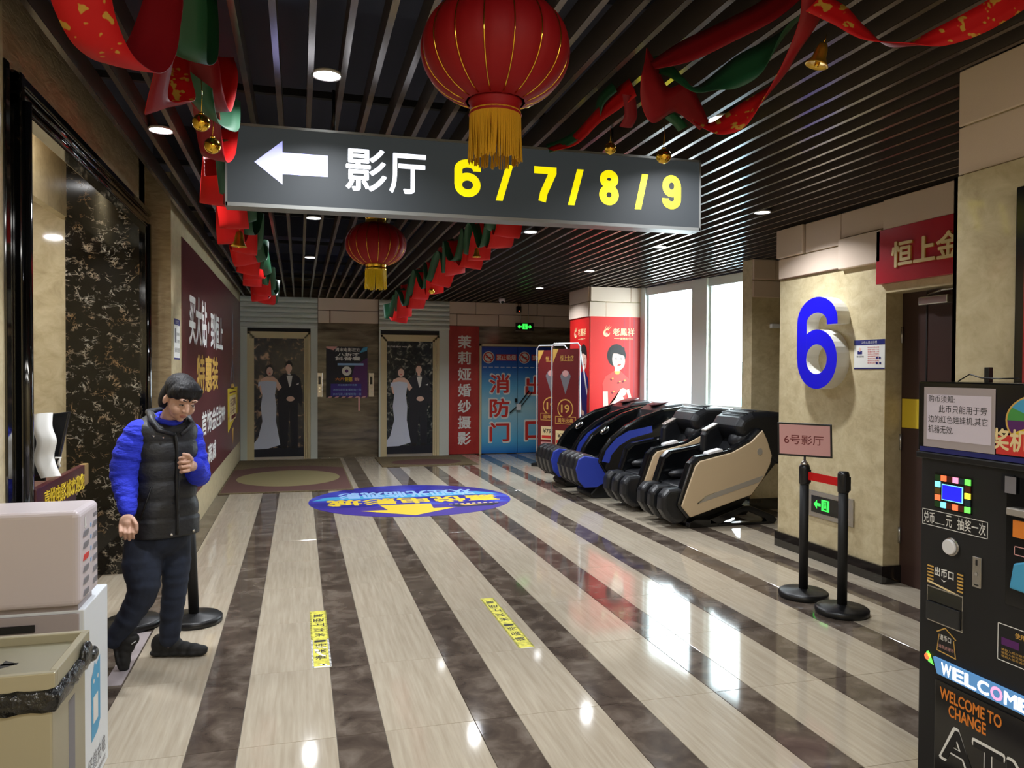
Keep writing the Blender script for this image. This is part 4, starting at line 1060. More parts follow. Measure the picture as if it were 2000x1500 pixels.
# red portrait posters on the column
def lady(F, w, z0, z1, nm, lab, dress, U, simple=False):
    t = thing(nm, lab, 'poster', F.p(w / 2, z0, 0))
    MB().fbox(F, 0.004, w - 0.004, z0, z1, 0, 0.006, 'poster_red').build('sheet', t)
    p = MB(); h = z1 - z0
    Q = lambda l: [(a_ * w, z0 + b_) for a_, b_ in l]
    n = 0.007
    if not simple:
        for u in (0.62, 0.72, 0.80, 0.9): p.rect(F, u * w, z0, (u + .03) * w, z1, 'poster_red_light' if u in (0.72,) else 'sign_red', n - 0.0004)
    # swirl emblem and words
    p.ell(F, 0.30 * w, z1 - 0.25, 0.055, 0.055, 'print_cream', n).ell(F, 0.32 * w, z1 - 0.235, 0.036, 0.036, 'poster_red', n + .0005).ell(F, 0.30 * w, z1 - 0.262, 0.022, 0.018, 'print_pink', n + .001)
    for a_ in range(4): p.poly(F, [(0.26 * w + a_ * .018, z1 - .20), (0.27 * w + a_ * .018, z1 - .21), (0.30 * w + a_ * .028, z1 - .13 - .01 * (a_ % 2))], 'print_cream', n + .001)
    p.text(F, '老鳳祥', 0.42 * w, z1 - 0.285, 0.82 * w, z1 - 0.17, 'print_cream', n, 0.02)
    p.rect(F, 0.44 * w, z1 - 0.335, 0.55 * w, z1 - 0.33, 'print_cream', n).rect(F, 0.70 * w, z1 - 0.335, 0.80 * w, z1 - 0.33, 'print_cream', n).text(F, '新時尚', 0.56 * w, z1 - 0.35, 0.69 * w, z1 - 0.315, 'print_cream', n, 0.02)
    # figure (cu = head centre)
    cu = U * w; zc = z1 - 0.66
    p.ell(F, cu - 0.01, zc + 0.07, 0.155, 0.175, 'print_hair', n, 24)
    p.rect(F, cu - 0.035, zc - 0.26, cu + 0.045, zc - 0.05, 'print_skin', n + .0004)
    p.ell(F, cu + 0.025, zc, 0.105, 0.15, 'print_skin', n + .001, 24, 0.15)
    p.poly(F, [(cu - 0.14, zc + 0.02), (cu - 0.10, zc + 0.10), (cu + 0.0, zc + 0.10), (cu + 0.13, zc + 0.06), (cu + 0.12, zc + 0.19), (cu, zc + 0.23), (cu - 0.12, zc + 0.18)], 'print_hair', n + .0015)
    for e_ in (-0.02, 0.065): p.ell(F, cu + e_, zc + 0.02, 0.018, 0.007, 'print_hair', n + .002, 12, -.15).rect(F, cu + e_ - .02, zc + .045, cu + e_ + .02, zc + .05, 'print_hair', n + .002)
    p.ell(F, cu + 0.035, zc - 0.075, 0.032, 0.012, 'print_red', n + .002, 14, .2).poly(F, [(cu + .03, zc + .01), (cu + .045, zc - .035), (cu + .02, zc - .035)], 'print_pink', n + .0018)
    sx = 1.0
    p.poly(F, [(cu - 0.05, zc - 0.17), (cu - 0.19, zc - 0.25), (cu - 0.24, zc - 0.36), (cu - 0.22, zc - 0.50), (cu - 0.14, zc - 0.50), (cu - 0.12, zc - 0.72), (cu - 0.16, zc - 0.95), (cu - 0.16, zc - 1.1), (cu + 0.17, zc - 1.1), (cu + 0.15, zc - 0.72), (cu + 0.17, zc - 0.44), (cu + 0.22, zc - 0.42), (cu + 0.19, zc - 0.28), (cu + 0.06, zc - 0.17)], dress, n + .0012)
    if dress == 'poster_red_light':
        for a_, b_ in ((-.1, -.3), (.02, -.35), (.1, -.33), (-.08, -.5), (.05, -.55), (-.02, -.7), (.1, -.85), (-.1, -.9)): p.ell(F, cu + a_, zc + b_, 0.022, 0.016, 'print_darkred', n + .0018, 8, a_ * 9).ell(F, cu + a_ + .03, zc + b_ + .02, 0.014, 0.01, 'print_gold', n + .0018, 8)
        p.poly(F, [(cu - .05, zc - .17), (cu + .06, zc - .17), (cu + .03, zc - .22), (cu - .02, zc - .22)], 'print_gold', n + .002)
    if not simple:
        p.poly(F, [(cu - 0.23, zc - 0.48), (cu - 0.15, zc - 0.48), (cu - 0.14, zc - 0.70), (cu + 0.06, zc - 0.56), (cu + 0.10, zc - 0.50), (cu + 0.06, zc - 0.44), (cu - 0.14, zc - 0.80), (cu - 0.22, zc - 0.80)], 'print_skin', n + .0022)
        p.poly(F, [(cu - 0.22, zc - 0.80), (cu - 0.13, zc - 0.80), (cu + 0.12, zc - 0.60), (cu + 0.07, zc - 0.50)], 'print_skin', n + .0024)
        p.poly(F, [(cu + 0.20, zc - 0.44), (cu + 0.25, zc - 0.60), (cu + 0.31, zc - 0.72), (cu + 0.26, zc - 0.76), (cu + 0.12, zc - 0.66), (cu + 0.14, zc - 0.60), (cu + 0.22, zc - 0.66), (cu + 0.15, zc - 0.46)], 'print_skin', n + .0024)
        p.ell(F, cu + 0.10, zc - 0.49, 0.055, 0.06, 'print_skin', n + .003).ell(F, cu + 0.15, zc - 0.63, 0.05, 0.035, 'print_skin', n + .003)
        for a_ in range(3): p.rect(F, cu + .07, zc - .47 - a_ * .025, cu + .14, zc - .473 - a_ * .025, 'print_pink', n + .0034)
    else:
        p.ell(F, cu - 0.02, zc - 0.82, 0.07, 0.04, 'print_skin', n + .003).poly(F, [(cu - 0.20, zc - .4), (cu - .12, zc - .4), (cu - .05, zc - .82), (cu - .14, zc - .84)], 'print_skin', n + .0026)
    p.build('print', t)
lady(FC, 0.885, 0.12, 2.41, 'red_poster', 'bright red poster of a woman with clasped hands facing the hall', 'poster_red_light', 0.50)
lady(FCL, 0.875, 0.12, 2.41, 'red_poster', 'shaded red poster of a woman in blue on the column side', 'print_navy', 0.72, True)

# standing roll banners
FS = Fr((3.62, 11.75, 0), (1, 0.12, 0), (0, 0, 1))
for i, (bx0, by0, lab) in enumerate(((3.60, 12.3, 'left dark red banner stand, half hidden behind the other stand'), (3.80, 11.6, 'right dark red banner stand with white tube frame beside the massage chairs'))):
    t = thing('banner_stand', lab, 'banner stand', (bx0 + .2, by0 - .3, 0), 'banner stands')
    F_ = Fr((bx0, by0, 0), (1, -0.25, 0), (0, -0.0, 1)); w = 0.66 if i == 0 else 0.64; H_ = 2.0
    e0, e1 = ((at(1048, 900, 12.3), at(1106, 900, 11.9)), (at(1077, 900, 11.4), at(1132, 900, 10.95)))[i]; e0.z = e1.z = 0
    F2 = Fr(e0, e1 - e0, (0.0, 0.0, 1)); F2.U = F2.U * ((e1 - e0).length / w)
    MB().fbox(F2, 0.03, w - 0.03, 0.28, H_ - 0.08, 0, 0.008, 'print_darkred').build('banner_sheet', t)
    MB().tube([F2.p(0, 0.02, 0), F2.p(0, H_ - 0.05, 0), F2.p(0.05, H_, 0), F2.p(w - 0.05, H_, 0), F2.p(w, H_ - 0.05, 0), F2.p(w, 0.02, 0)], 0.012, 'white_paint', 10).build('tube_frame', t)
    MB().tube([F2.p(w, H_ - 0.1, 0), F2.p(w - 0.02, 0.9, -0.3), F2.p(w - 0.03, 0.03, -0.5)], 0.012, 'white_paint', 10).build('rear_strut', t)
    MB().fbox(F2, -0.02, w + 0.02, 0.0, 0.05, -0.12, 0.16, 'black_satin').build('foot', t, 0.008)
    p = MB(); n = 0.009
    p.poly(F2, [(0.03, H_ - .08), (0.16, H_ - .08), (0.03, H_ - .3)][::-1], 'print_gold', n)
    p.text(F2, '恒上金店', 0.2, H_ - 0.27, 0.5, H_ - 0.18, 'print_gold', n, 0.02)
    p.poly(F2, [(0.32, H_ - .78), (0.2, H_ - .5), (0.26, H_ - .42), (0.38, H_ - .42), (0.44, H_ - .5)], 'print_grey', n).ell(F2, 0.32, H_ - .46, .07, .05, 'print_pink', n + .0005)
    p.ell(F2, 0.32, H_ - 1.0, 0.18, 0.15, 'print_gold', n).ell(F2, 0.32, H_ - 1.0, 0.16, 0.13, 'print_darkred', n + .0005).text(F2, '19', 0.23, H_ - 1.06, 0.41, H_ - .94, 'print_gold', n + .001, 0.04)
    p.rect(F2, 0.09, H_ - 1.24, 0.56, H_ - 1.12, 'print_gold', n).rect(F2, 0.10, H_ - 1.23, 0.55, H_ - 1.13, 'print_darkred', n + .0005).text(F2, '周年庆典', 0.15, H_ - 1.215, 0.5, H_ - 1.145, 'print_gold', n + .001, 0.02)
    p.rect(F2, 0.1, H_ - 1.56, 0.55, H_ - 1.34, 'print_cream', n).text(F2, '¥799起', 0.15, H_ - 1.46, 0.5, H_ - 1.37, 'print_black', n + .0006, 0.02).rect(F2, 0.12, H_ - 1.54, 0.52, H_ - 1.49, 'print_red', n + .0006)
    p.rect(F2, 0.1, 0.32, 0.55, H_ - 1.6, 'print_pink', n).text(F2, '免费领礼', 0.13, 0.30 + .04, 0.52, H_ - 1.63, 'print_black', n + .0006, 0.03)
    p.build('print', t)

# big number six
sx_ = thing('number_six', 'big blue number 6 with white sides on the beige right wall', 'sign', (RX, 5.45, 1.4))
F6 = Fr((RX, 0, 0), (0, -1, 0), (0, 0, 1))
MB().digit(F6, '6', -5.68, 1.445, -5.17, 2.185, 0.128, 'six_blue', 0.0, 0.12, 'six_white').build('channel_letter', sx_)
# staff notice
sn = thing('staff_notice', 'white notice with dark blue bands right of the number 6', 'notice', (RX, 4.95, 1.6))
MB().fbox(FR, -5.12, -4.79, 1.605, 1.83, 0, 0.004, 'print_white').build('sheet', sn)
p = MB().rect(FR, -5.12, 1.79, -4.79, 1.83, 'print_navy', .005).rect(FR, -5.12, 1.605, -4.79, 1.615, 'print_navy', .005).text(FR, '工作人员公示栏', -5.04, 1.80, -4.87, 1.82, 'print_white', .0056)
p.rect(FR, -5.08, 1.72, -5.03, 1.745, 'print_navy', .005).ell(FR, -5.055, 1.755, .012, .016, 'print_skin', .0055).text(FR, '姓名职务', -5.09, 1.695, -5.01, 1.71, 'print_black', .005)
for i_, tx in enumerate(('岗位职责说明', '观影须知十条', '佩戴口罩入场', '请勿大声喧哗', '请勿携带饮食', '爱护公共设施', '保持安全距离', '服务监督电话')):
    p.text(FR, tx, -4.97, 1.765 - i_ * .017, -4.85, 1.776 - i_ * .017, 'print_red', .005)
for a_, b_ in ((-4.87, 1.69), (-4.84, 1.69), (-4.87, 1.65), (-4.835, 1.65)): p.ell(FR, a_, b_, .011, .009, 'print_navy', .0055)
p.build('print', sn)
# red shop sign above the door
hs = thing('shop_sign', 'red sign board with gold characters above the brown door', 'sign', (RX, 4.4, 2.24))
MB().fbox(FR, -4.84, -3.35, 2.235, 2.63, 0.005, 0.05, 'sign_red').build('sign_board', hs, 0.003)
MB().text(FR, '恒上金', -4.67, 2.34, -4.07, 2.52, 'print_cream', 0.0505, 0.045, 0.012, 'print_gold').build('lettering', hs)
# low exit light
le = thing('low_exit_light', 'green arrow exit light in a pale frame low on the right wall', 'exit sign', (RX, 5.35, 0.4))
FX = Fr((RX, 5.66, 0.36), (0, -1, 0), (0, 0, 1))
MB().fbox(FX, 0, 0.56, 0, 0.22, 0, 0.012, 'silver').build('frame_plate', le, 0.004)
MB().fbox(FX, 0.05, 0.40, 0.04, 0.18, 0.012, 0.014, 'black_gloss').build('sign_glass', le)
F_ = Fr(FX.p(0.05, 0.04, 0.0142), FX.U, FX.V); exit_print(F_, 0.35, 0.14).build('pictogram', le)
MB().fbox(FX, 0.43, 0.50, 0.04, 0.18, 0.012, 0.014, 'print_navy').build('blue_label', le)
# lit poster case on the near right wall
lp = thing('poster_case', 'black framed red poster case at the right edge of the photo', 'poster', (2.69, 2.2, 0.9))
MB().fbox(Fr((2.69, 0, 0), (0, -1, 0), (0, 0, 1)), -2.34, -1.5, 0.9, 2.29, 0, 0.05, 'black_gloss').build('case_frame', lp, 0.006)
FQ = Fr((2.64, 0, 0), (0, -1, 0), (0, 0, 1)); p = MB().rect(FQ, -2.30, 0.96, -1.56, 2.24, 'sign_red', 0.001)
for a_ in range(4): p.ell(FQ, -2.2, 1.5 + a_ * .06, .03, .012, 'print_pink', 0.002)
p.build('poster_print', lp)
# white wall speaker strip on the column
cl = thing('wall_bracket', 'small white fitting high on the shaded column by the window', 'fitting', (5.5, 7.7, 1.95))
MB().box(5.20, 5.32, 7.70, 7.75, 2.08, 2.13, 'white_plastic').build('bracket_plate', cl, 0.005)
MB().box(5.34, 5.40, 7.68, 7.75, 2.07, 2.14, 'silver').build('bracket_head', cl, 0.005)
# window rail post
wp = thing('barrier_rail', 'low grey rail before the window behind the massage chairs', 'rail', (5.3, 9.3, 1.0))
MB().tube([(5.2, 9.9, 1.06), (5.42, 8.4, 1.06)], 0.02, 'silver_trim', 10).build('handrail', wp)
MB().tube([(5.2, 9.9, 0.0), (5.2, 9.9, 1.06)], 0.02, 'silver_trim', 10).build('post', wp)
MB().tube([(5.42, 8.4, 0.0), (5.42, 8.4, 1.06)], 0.02, 'silver_trim', 10).build('post', wp)

# ================================================================== FLOOR THINGS
FF = Fr((0, 0, 0.0), (1, 0, 0), (0, 1, 0))       # on the floor, as read from the camera
FI = Fr((1.32, 9.4, 0.0), (-1, 0, 0), (0, -1, 0))  # on the floor, read from the far side
od = thing('floor_decal', 'large blue oval floor sticker with yellow characters and arrow', 'sticker', (1.32, 9.4, 0))
q = MB(); pts = [(1.22 * math.cos(2 * PI * i / 48), 1.15 * math.sin(2 * PI * i / 48)) for i in range(48)]
q.fprism(FI, pts, 0.0005, 0.0018, 'decal_blue').build('sticker_sheet', od)
p = MB()
p.poly(FI, [(1.22 * math.cos(2 * PI * i / 48), 1.15 * math.sin(2 * PI * i / 48)) for i in range(3, 22)], 'print_violet', 0.0021)
p.poly(FI, [(-1.15, -0.18), (-0.9, -0.42), (0.3, -0.42), (1.0, -0.35), (1.18, -0.1), (0.9, -0.12), (-0.3, -0.15)], 'print_teal', 0.0022)
p.text(FI, '欢迎光临观影', -0.85, -0.62, 0.85, -0.18, 'print_lightblue', 0.0026, 0.06)
p.text(FI, '嘉悦电影城', -1.05, -0.1, 1.0, 0.30, 'print_yellow', 0.003, 0.06)
p.poly(FI, [(-0.18, 0.36), (0.42, 0.36), (0.36, 0.68), (0.66, 0.68), (0.1, 1.06), (-0.42, 0.68), (-0.16, 0.68)][::-1], 'glow_yellow' if False else 'print_yellow', 0.003)
for i in range(9): p.rect(FI, -0.98 + i * .07, 0.44, -0.94 + i * .07, 0.48, 'print_cream', 0.003)
p.poly(FI, [(-1.0, 0.5), (-0.35, 0.5), (-0.45, 0.66), (-0.85, 0.66)], 'print_suit', 0.0026).poly(FI, [(-0.8, 0.52), (-0.5, 0.52), (-0.55, 0.6)], 'print_gold', 0.003)
p.build('print', od)
for x0, x1, lab, wn in ((0.064, 0.166, 'left yellow floor strip, frayed white at its near end', True), (1.205, 1.298, 'right yellow floor strip with black characters', False)):
    t = thing('distance_strip', lab, 'sticker', ((x0 + x1) / 2, 4.68, 0), 'yellow keep-distance strips')
    F_ = Fr((x0, 4.18, 0), (0, 1, 0), (-1, 0, 0)); F_ = Fr((x1, 4.18, 0), (0, 1, 0), (-1, 0, 0)); w = x1 - x0
    MB().fprism(F_, [(0, 0), (0.99, 0), (0.99, w), (0, w)], 0.0004, 0.0012, 'sticker_yellow').build('strip_sheet', t)
    p = MB()
    for i, ch in enumerate('请保持1米以上距离'):
        p.text(F_, ch, 0.12 + i * 0.093, w * .2, 0.12 + i * 0.093 + (0.06 if ch != '1' else 0.025), w * .8, 'print_black', 0.0016, 0.03)
    rr = random.Random(5 if wn else 6)
    for i in range(49):
        for v in (0, w - 0.010):
            wht = wn and i < 22
            p.poly(F_, [(i * .02, v), (i * .02 + .008, v), (i * .02 + .016, v + .010), (i * .02 + .008, v + .010)], 'print_black', 0.0018)
            if wht: p.rect(F_, i * .02, v, i * .02 + .02, v + .010, 'print_white', 0.0015)
    p.rect(F_, 0, 0, 0.02 if wn else 0.008, w, 'print_white', 0.0017)
    if wn:
        for i in range(9):
            a_ = rr.uniform(0.02, 0.32); b_ = rr.uniform(0.01, w - .04)
            p.poly(F_, [(a_, b_), (a_ + .02, b_ + .006), (a_ + .026, b_ + .03), (a_ + .006, b_ + .022)], 'print_white', 0.0019)
    p.build('print', t)
ws = thing('white_floor_strip', 'worn white floor sticker beside the walking woman\'s rear foot', 'sticker', (-0.9, 4.6, 0))
MB().box(-0.945, -0.858, 4.2, 5.02, 0.0004, 0.0012, 'shade_and_sheet_grey').build('strip_sheet', ws)
for i, (x0, x1, y0, y1, lab) in enumerate(((-0.99, 0.69, 10.3, 13.95, 'brown floor mat with pale oval before the left lift'), (1.3, 2.9, 12.6, 14.0, 'brown floor mat before the right lift'))):
    t = thing('floor_mat', lab, 'mat', ((x0 + x1) / 2, (y0 + y1) / 2, 0), 'lift floor mats')
    MB().box(x0, x1, y0, y1, 0.0, 0.012, 'mat_brown').build('mat_base', t, 0.003)
    if i == 0:
        F_ = Fr(((x0 + x1) / 2, 11.65, 0.012), (1, 0, 0), (0, 1, 0))
        MB().poly(F_, [(x0 - (x0 + x1) / 2 + .02, -1.3), (x1 - (x0 + x1) / 2 - .02, -1.3), (x1 - (x0 + x1) / 2 - .02, 1.0), (0.3, 1.35), (-0.4, 1.3), (x0 - (x0 + x1) / 2 + .02, 1.0)], 'mat_maroon', 0.001).ell(F_, 0, -.05, 0.72, 0.85, 'mat_olive', 0.002, 32).build('mat_pattern', t)
    else:
        F_ = Fr(((x0 + x1) / 2, 13.0, 0.012), (1, 0, 0), (0, 1, 0))
        MB().ell(F_, 0, 0.1, 0.6, 0.4, 'mat_maroon', 0.001, 32).build('mat_pattern', t)

# queue posts
def post(x, y, lab, h=0.93, lean=0.0, frame=False):
    t = thing('queue_post', lab, 'queue post', (x, y, 0), 'black queue posts')
    MB().lathe((x, y, 0), [(0.0, 0.0), (0.165, 0.0), (0.168, 0.012), (0.168, 0.035), (0.155, 0.045), (0.05, 0.052), (0.035, 0.06), (0, 0.06)], 'black_satin', 40).build('base', t)
    MB().tube([(x, y, 0.05), (x + lean, y, h - 0.13)], 0.031, 'black_matte', 20).build('pole', t)
    MB().lathe((x + lean, y, h - 0.14), [(0.031, 0), (0.037, 0.01), (0.037, 0.12), (0.031, 0.14), (0, 0.14)], 'black_satin', 20).build('belt_head', t)
    MB().box(x + lean - 0.02, x + lean + 0.02, y - 0.046, y - 0.03, h - 0.12, h - 0.03, 'black_matte').build('belt_clip', t)
    return t
A1 = post(3.42, 4.66, 'queue post carrying the framed 6 sign, by the right wall')
A2 = post(3.43, 4.27, 'queue post with the red belt, nearest the change machine')
post(-0.635, 5.14, 'queue post just behind the walking woman, right one', lean=-0.03)
post(-0.99, 5.16, 'queue post left of the woman, mostly hidden by her leg')
bl = thing('red_belt', 'short red belt between the two right queue posts', 'belt', (3.42, 4.47, 0.86))
MB().box(3.415, 3.425, 4.31, 4.61, 0.83, 0.885, 'ribbon_plain').build('webbing', bl)
fs_ = thing('framed_sign', 'pink hall sign in a black frame on top of the queue post', 'sign', (3.42, 4.66, 0.93))
FG = Fr((3.42, 4.66, 0.985), (0.76, -0.65, -0.02), (0.0, 0.04, 1))
MB().fbox(FG, -0.18, 0.18, 0.0, 0.235, -0.02, 0.0, 'black_satin').build('sign_frame', fs_, 0.003)
MB().rect(FG, -0.167, 0.013, 0.167, 0.222, 'print_pink', 0.001).build('sheet', fs_)
MB().text(FG, '6号影厅', -0.135, 0.085, 0.125, 0.15, 'print_darkred', 0.0016, 0.012).build('lettering', fs_)
MB().tube([(3.42, 4.66, 0.92), (3.42, 4.66, 0.99)], 0.008, 'black_satin', 8).lathe((3.42, 4.66, 0.93), [(0.03, 0), (0.022, 0.015), (0.01, 0.03), (0, 0.03)], 'silver', 16).build('stem', fs_)

# ================================================================== MASSAGE CHAIRS
def FY(y): return Fr((0, y, 0), (1, 0, 0), (0, 0, 1))
def lobes(t, prof, ys, m, mo=None):
    for i, (y0, y1) in enumerate(ys):
        MB().fprism(FY(y1), prof, 0, y1 - y0, m).build('footrest_wall', t, 0.045, seg=4)
def beige_chair():
    t = thing('massage_chair', '', 'massage chair', (0, 0, 0), 'massage chairs')
    shell = [(0.32, .10), (.20, .24), (.345, .66), (.42, .725), (.80, .79), (1.0, .89), (1.13, 1.01), (1.19, .97), (1.285, .72), (1.26, .6), (1.18, .47), (1.04, .31)]
    panel = [(0.335, .125), (.235, .24), (.385, .635), (.435, .685), (.80, .765), (1.01, .865), (1.145, .985), (1.20, .88), (1.255, .72), (1.235, .63), (1.16, .49), (1.02, .325)]
    for y0, y1 in ((0.0, 0.13), (0.59, 0.72)):
        a_ = MB().fprism(FY(y1), shell, 0, y1 - y0, 'black_gloss').build('arm_shell', t, 0.03, seg=4)
        o_ = 0.0 if y0 == 0 else 0.72
        p_ = MB().fprism(FY(o_), panel, 0 if y0 == 0 else -0.022, 0.022 if y0 == 0 else 0, 'beige_shell').build('side_panel', t, 0.01, seg=3)
        n_ = 0.0225 if y0 == 0 else -0.0235
        q = MB().fprism(FY(o_), [(0.40, .262), (0.50, .335), (1.15, .52), (1.12, .46), (1.02, .43), (0.42, .262)], min(n_, n_ - .001) - .0, n_ + .0015, 'silver_trim')
        q.build('trim_blade', p_)
        MB().fprism(FY(o_), [(0.40, .262), (0.50, .338), (0.60, .366), (0.505, .325), (0.41, .258)], n_, n_ + .003, 'chrome').build('trim_tip', p_)
        sp_ = MB(); c_ = (1.11, .765)
        sp_.fprism(FY(o_), [(c_[0] + .03 * math.cos(i * PI / 10), c_[1] + .036 * math.sin(i * PI / 10)) for i in range(20)], n_ - .001, n_ + .004, 'silver_trim').build('speaker_disc', p_)
    for y0, y1 in ((0.50, 0.60),):
        MB().fprism(FY(y1), [(.76, .70), (.77, .90), (.82, .97), (1.0, 1.045), (1.12, .99), (1.10, .72)], 0, y1 - y0, 'black_leather').build('shoulder_wing', t, 0.03, seg=3)
        MB().fprism(FY(y1), [(.79, .935), (.98, 1.03), (.985, 1.048), (.79, .955)], 0, y1 - y0 - 0.0, 'silver_trim').build('wing_edge', t, 0.008)
    MB().fprism(FY(0.6), [(.70, .40), (.78, .55), (1.02, .86), (1.10, 1.02), (1.40, 1.0), (1.42, .62), (1.2, .38), (.9, .30)], 0, 0.48, 'black_leather').build('backrest', t, 0.04, seg=4)
    MB().fprism(FY(0.66), [(.93, 1.02), (.98, 1.10), (1.10, 1.16), (1.32, 1.17), (1.50, 1.15), (1.59, 1.08), (1.60, .95), (1.53, .66), (1.44, .58), (1.25, .72), (1.02, .86), (.94, .93)], 0, 0.57, 'black_leather').build('head_hood', t, 0.08, seg=6)
    for z_ in range(5):
        MB().tube([(1.03 + z_ * .035, 0.14, 1.125 + z_ * .009 + .012), (1.03 + z_ * .035, 0.58, 1.125 + z_ * .009 + .012)], 0.006, 'black_leather', 6).build('stitched_fold', t)
    R_ = Matrix.Rotation(math.radians(-42), 3, 'Y')
    MB().ball((1.08, 0.24, 0.93), (0.19, 0.16, 0.085), 'black_leather', R_, 28, 16).build('head_pillow', t)
    MB().fprism(FY(0.59), [(.30, .30), (.30, .41), (.55, .45), (.78, .42), (.85, .30)], 0, 0.46, 'black_leather').build('seat_cushion', t, 0.03, seg=4)
    for yy in (0.2, 0.52):
        MB().ball((.52, yy, .49), (.16, .06, .05), 'black_leather').build('arm_airbag', t)
    fp = [(0.12, .10), (.055, .20), (.06, .34), (.13, .405), (.27, .415), (.36, .34), (.37, .14), (.30, .06), (.2, .05)]
    lobes(t, fp, ((0.04, 0.20), (0.29, 0.43), (0.52, 0.68)), 'black_leather')
    MB().fprism(FY(0.66), [(0.2, .08), (.16, .2), (.2, .34), (.36, .34), (.38, .12)], 0, 0.6, 'black_leather').build('footrest_bed', t, 0.03, seg=3)
    MB().fprism(FY(0.56), [(.36, .02), (.38, .16), (.72, .34), (1.08, .40), (1.14, .30), (1.02, .18), (.90, .04)], 0, 0.4, 'black_satin').build('base_body', t, 0.02)
    for y0 in (0.06, 0.58):
        F_ = FY(y0 + .08); b_ = MB()
        b_.fprism(F_, [(.36, 0), (.37, .06), (.44, .085), (.62, .075), (.70, .03), (.70, 0)], 0, .08, 'black_gloss')
        b_.fprism(F_, [(.68, 0), (.68, .03), (1.30, .03), (1.36, .0)], 0, .08, 'black_gloss')
        b_.fprism(F_, [(.60, .03), (.60, .08), (.98, .20), (1.06, .20), (1.34, .09), (1.38, .04), (1.34, .0), (1.26, .02), (1.24, .06), (1.04, .14), (.98, .14), (.72, .03)], 0, .08, 'black_gloss')
        b_.build('sled_foot', t, 0.006)
    tb_ = MB().fprism(FY(.12), [(.54, .735), (.55, .765), (.70, .80), (.715, .785), (.71, .765)], 0, .10, 'white_plastic').build('control_tablet', t, 0.004)
    MB().fprism(FY(.124), [(.535, .722), (.54, .738), (.71, .77), (.715, .752)], 0, .108, 'glow_blue').build('light_strip', tb_)
    return t
def egg_chair():
    t = thing('massage_chair', '', 'massage chair', (0, 0, 0), 'massage chairs')
    shell = [(0.16, .47), (.22, .60), (.33, .75), (.52, .90), (.76, 1.02), (1.04, 1.105), (1.32, 1.14), (1.46, 1.05), (1.5, .80), (1.42, .5), (1.22, .24), (.85, .12), (.48, .12), (.30, .26)]
    for y0, y1 in ((0.0, 0.09), (0.63, 0.72)):
        a_ = MB().fprism(FY(y1), shell, 0, y1 - y0, 'black_gloss').build('arm_shell', t, 0.035, seg=4)
        o_ = -0.002 if y0 == 0 else 0.726; n0, n1 = 0, 0.003
        MB().fprism(FY(o_), [(.215, .47), (.27, .61), (.40, .75), (.56, .84), (.88, .90), (.89, .82), (.60, .75), (.44, .66), (.34, .55), (.31, .45)], n0, n1, 'blue_leather').build('blue_band', a_)
        MB().fprism(FY(o_), [(.60, .34), (.9, .40), (1.2, .56), (1.22, .52), (.95, .36), (.62, .31)], n0, n1, 'silver_trim').build('trim_blade', a_)
        yi = 0.115 if y0 == 0 else 0.605
        MB().ball((.50, yi, .80), (.075, .022, .04), 'chrome', Matrix.Rotation(-0.6, 3, 'Y')).build('speaker_pod', a_)
    MB().fprism(FY(0.66), [(.70, .40), (.80, .60), (.92, .90), (1.0, 1.08), (1.12, 1.15), (1.34, 1.17), (1.50, 1.10), (1.54, .85), (1.42, .5), (1.1, .3)], 0, 0.6, 'black_leather').build('backrest', t, 0.06, seg=5)
    MB().ball((.99, 0.36, .88), (0.15, 0.15, 0.05), 'black_leather', Matrix.Rotation(math.radians(-50), 3, 'Y'), 24, 14).build('head_pillow', t)
    MB().ball((1.16, 0.36, 1.17), (0.14, 0.16, 0.02), 'lectern_burgundy', Matrix.Rotation(math.radians(-12), 3, 'Y'), 20, 8).build('head_cover', t)
    MB().fprism(FY(0.63), [(.18, .36), (.2, .46), (.5, .48), (.75, .44), (.85, .30), (.3, .28)], 0, 0.54, 'black_leather').build('seat_cushion', t, 0.03, seg=4)
    fp = [(0.0, .14), (-.10, .22), (-.14, .38), (-.10, .52), (.0, .56), (.14, .54), (.22, .44), (.24, .28), (.16, .15)]
    lobes(t, fp, ((0.05, 0.20), (0.22, 0.37), (0.39, 0.54), (0.56, 0.70)), 'black_leather')
    MB().fprism(FY(0.05), [(0.0, .15), (-.08, .24), (-.115, .38), (-.08, .50), (.0, .54), (.24, .50), (.30, .38), (.26, .2), (.16, .15)], 0, 0.03, 'blue_leather').build('footrest_side', t, 0.012, seg=3)
    MB().fprism(FY(0.62), [(.14, .0), (.10, .06), (.25, .20), (1.2, .28), (1.25, .06), (1.2, 0)], 0, 0.52, 'black_satin').build('base_body', t, 0.02)
    return t
CH1 = beige_chair()
CH1['label'] = 'beige and black massage chair nearest the camera, in front of the others'
CH2 = dup(CH1, (0, 0, 0), 'second beige massage chair, partly hidden behind the nearest one')
EG1 = egg_chair()
EG1['label'] = 'glossy black massage chair with blue footrest side, next to the beige pair'
EG2 = dup(EG1, (0, 0, 0), 'farthest black and blue massage chair, next to the banner stands')
for o, y in ((CH1, 6.92), (CH2, 7.87), (EG1, 8.80), (EG2, 9.76)):
    o.location = (3.42 if o in (CH1, CH2) else 3.36, y, 0)

